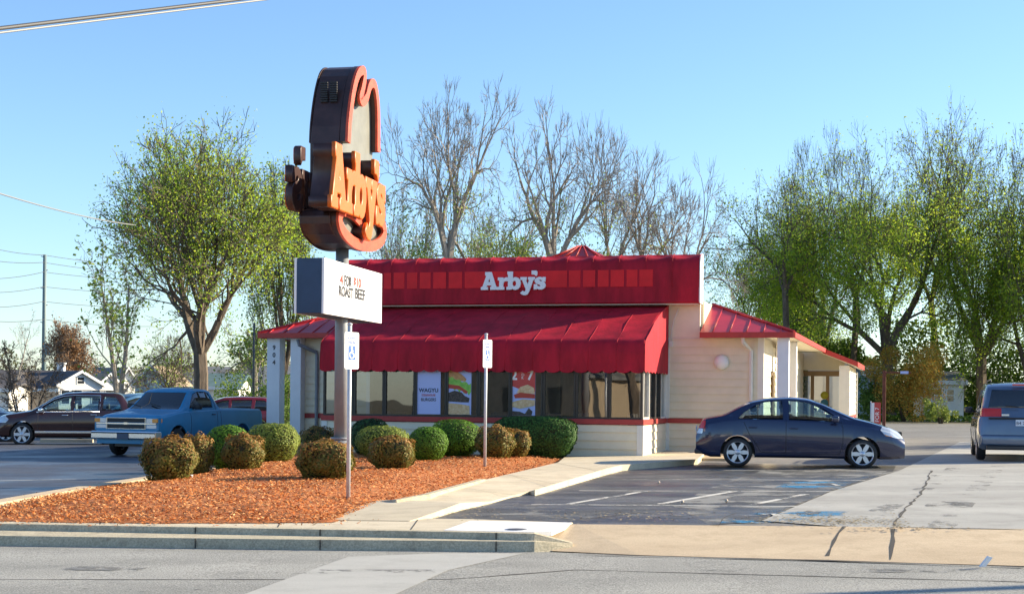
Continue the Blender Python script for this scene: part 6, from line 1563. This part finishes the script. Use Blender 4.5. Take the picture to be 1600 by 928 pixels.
# small white marker on the apron, wheel stop near the SUV, traffic debris
g = G(1540, 880, RD+.05); q = MB(); q.prism([(-.05, 0, 0), (.0, 0, 0), (.07, 0, .09), (.03, 0, .1)], (0, .05, 0)); tag(q.build('curb_chip', M['white'], loc=(g.x, g.y, g.z-.03)), 'small white stub poking up at the edge of the driveway apron', 'marker')
for px, py, lab in ((82, 694, 'concrete wheel stop under the dark sport utility vehicle'), (70, 693, None)):
    if not lab: continue
    g = G(px, py); q = MB(); q.prism([(-.9, -.08, 0), (-.9, .08, 0), (-.9, .05, .13), (-.9, -.05, .13)], (1.8, 0, 0)); q.bevel(.015); tag(q.build('wheel_stop', M['concrete'], loc=(g.x, g.y+1.6, g.z+.002)), lab, 'wheel stop')
for px, py, lab in ((457+570, 755, 0),):
    pass
for i, (px, py) in enumerate([(1029, 755), (1066, 786), (1135, 784)]):
    g = G(px, py, .01); bm = bmesh.new(); bmesh.ops.create_icosphere(bm, subdivisions=1, radius=.028)
    me = bpy.data.meshes.new('pebble'); bm.to_mesh(me); bm.free(); tag(link('pebble', me, M['rock'], loc=g+Vector((0, 0, .02))), ['small stone on the damp asphalt, nearest the restaurant', 'small stone lying by the lower stall line', 'pale small stone right of the hatched lines'][i], 'stone')

# ------------------------------------------------------------------ across the street (seen only in the window glass) and to the east (they shade the lot)
def prop_house(loc, rz, w, d_, h, wallm, roofm, label):
    o = empty('house', loc, rz, label, 'house'); q = MB(); q.prism([(-w/2, 0, 0), (w/2, 0, 0), (w/2, 0, h), (0, 0, h+2), (-w/2, 0, h)], (0, d_, 0)); q.build('wall', M[wallm], o)
    for sg in (-1, 1):
        r = MB(); r.prism([(0, -.4, h+2.02), (sg*(w/2+.4), -.4, h-.3), (sg*(w/2+.4), -.4, h-.15), (0, -.4, h+2.17)], (0, d_+.8, 0)); r.build('roof', M[roofm], o)
    for x in (-w*.3, 0, w*.3):
        f = MB(); f.box(x-.5, x+.5, d_+.0, d_+.04, 1, 2.3); f.build('window', M['winframe'], o)
    return o
prop_house((-24, -16, -.3), R_(12), 12, 9, 3.2, 'fence', 'roofgrey', 'tan house across the street, seen only in the window reflections')
prop_house((-9, -24, -.3), R_(0), 11, 8, 3.2, 'housewhite', 'roofdark', 'white house across the street, seen only in the window reflections')
src = None
def tree_world(x, y, label, seed, h, r, PP, la, barkm='bark', name='tree'):
    o = empty(name, (x, y, gz(x)-.2), 0, label, 'tree'); t = Tree(seed); t.h = h; t.fork(Vector((0, 0, 0)), Vector((0, 0, 1)), h*PP['tk'], r, PP['dep'], PP); link('trunk', t.mesh('trunk'), M[barkm], o)
    for l_ in la: deco(o, t, *l_)
    return o
t1 = tree_world(-17, -6, 'tree across the street, left of the camera', 81, 9, .3, BARE, [('treeleaf2', 3500, .22, .3)])
t2 = copy_tree(t1); t2.location = (-33, -8, -.5); t2.rotation_euler.z = 1.4; t2['label'] = 'tree across the street, far left of the camera'
t3 = tree_world(27, 47, 'leafy tree shading the drive, east of the picture', 82, 7, .3, VASE, [('treeleaf2', 7000, .3, .4)])
t4 = copy_tree(t3); t4.location = (36, 60, .2); t4.rotation_euler.z = 2; t4['label'] = 'leafy tree shading the back lot, east of the picture'
t5 = copy_tree(t3); t5.location = (40, 78, .2); t5.rotation_euler.z = 4; t5['label'] = 'leafy tree shading the far edge of the back lot, east of the picture'
# street pole to the east: its long shadow lies on the road
g0, g1 = G(960, 925, RD), G(1600, 910, RD); dd = (g1-g0).normalized(); bp0 = g1+dd*14
def ex3(o, h):
    q = MB(); q.box(-1.1, 1.1, -.06, .06, h-.9, h-.78); q.build('crossarm', M['wood'], o)
o = empty('utility_pole', (19.0, 16.7, -.1), 0, 'wooden utility pole beside the street, east of the picture', 'utility pole'); q = MB(); q.tube([(0, 0, -.3), (0, 0, 9.5)], [.15, .11], 12); q.build('pole', M['wood'], o); ex3(o, 9.5)
SUN_AZ = R_(14)

# ------------------------------------------------------------------ light, sky, camera
EL = R_(21.5)
w = bpy.data.worlds.new('World'); scn.world = w; w.use_nodes = True; nt = w.node_tree
sky = nt.nodes.new('ShaderNodeTexSky'); sky.sky_type = 'NISHITA'; sky.sun_disc = False; sky.sun_elevation = EL
sky.sun_rotation = R_(90)-SUN_AZ; sky.air_density = 1.0; sky.dust_density = .3; sky.ozone_density = 4.5; sky.altitude = 100
nt.links.new(sky.outputs[0], nt.nodes['Background'].inputs[0]); nt.nodes['Background'].inputs[1].default_value = .093
sl_ = bpy.data.lights.new('sun', 'SUN'); sl_.energy = 4.4; sl_.angle = R_(.5); sl_.color = (1, .86, .62)
so = bpy.data.objects.new('sun', sl_); COL.objects.link(so)
sd = Vector((math.cos(SUN_AZ)*math.cos(EL), math.sin(SUN_AZ)*math.cos(EL), math.sin(EL)))
so.rotation_euler = (-sd).to_track_quat('-Z', 'Y').to_euler()
cam = bpy.data.cameras.new('camera'); co_ = bpy.data.objects.new('camera', cam); COL.objects.link(co_); scn.camera = co_
cam.sensor_width = 36; cam.lens = 36*F/1600; cam.shift_y = (HZ-464)/1600; cam.clip_end = 3000; cam.clip_start = .1
co_.location = (0, 0, H); co_.matrix_world = Matrix.Translation((0, 0, H)) @ Matrix.Rotation(R_(90), 4, 'X') @ Matrix.Rotation(RO, 4, 'Z')
scn.view_settings.view_transform = 'Standard'; scn.view_settings.look = 'None'; scn.view_settings.gamma = 1; scn.view_settings.exposure = 1.42
scn.cycles.max_bounces = 8; scn.cycles.transparent_max_bounces = 16; scn.cycles.sample_clamp_indirect = 8
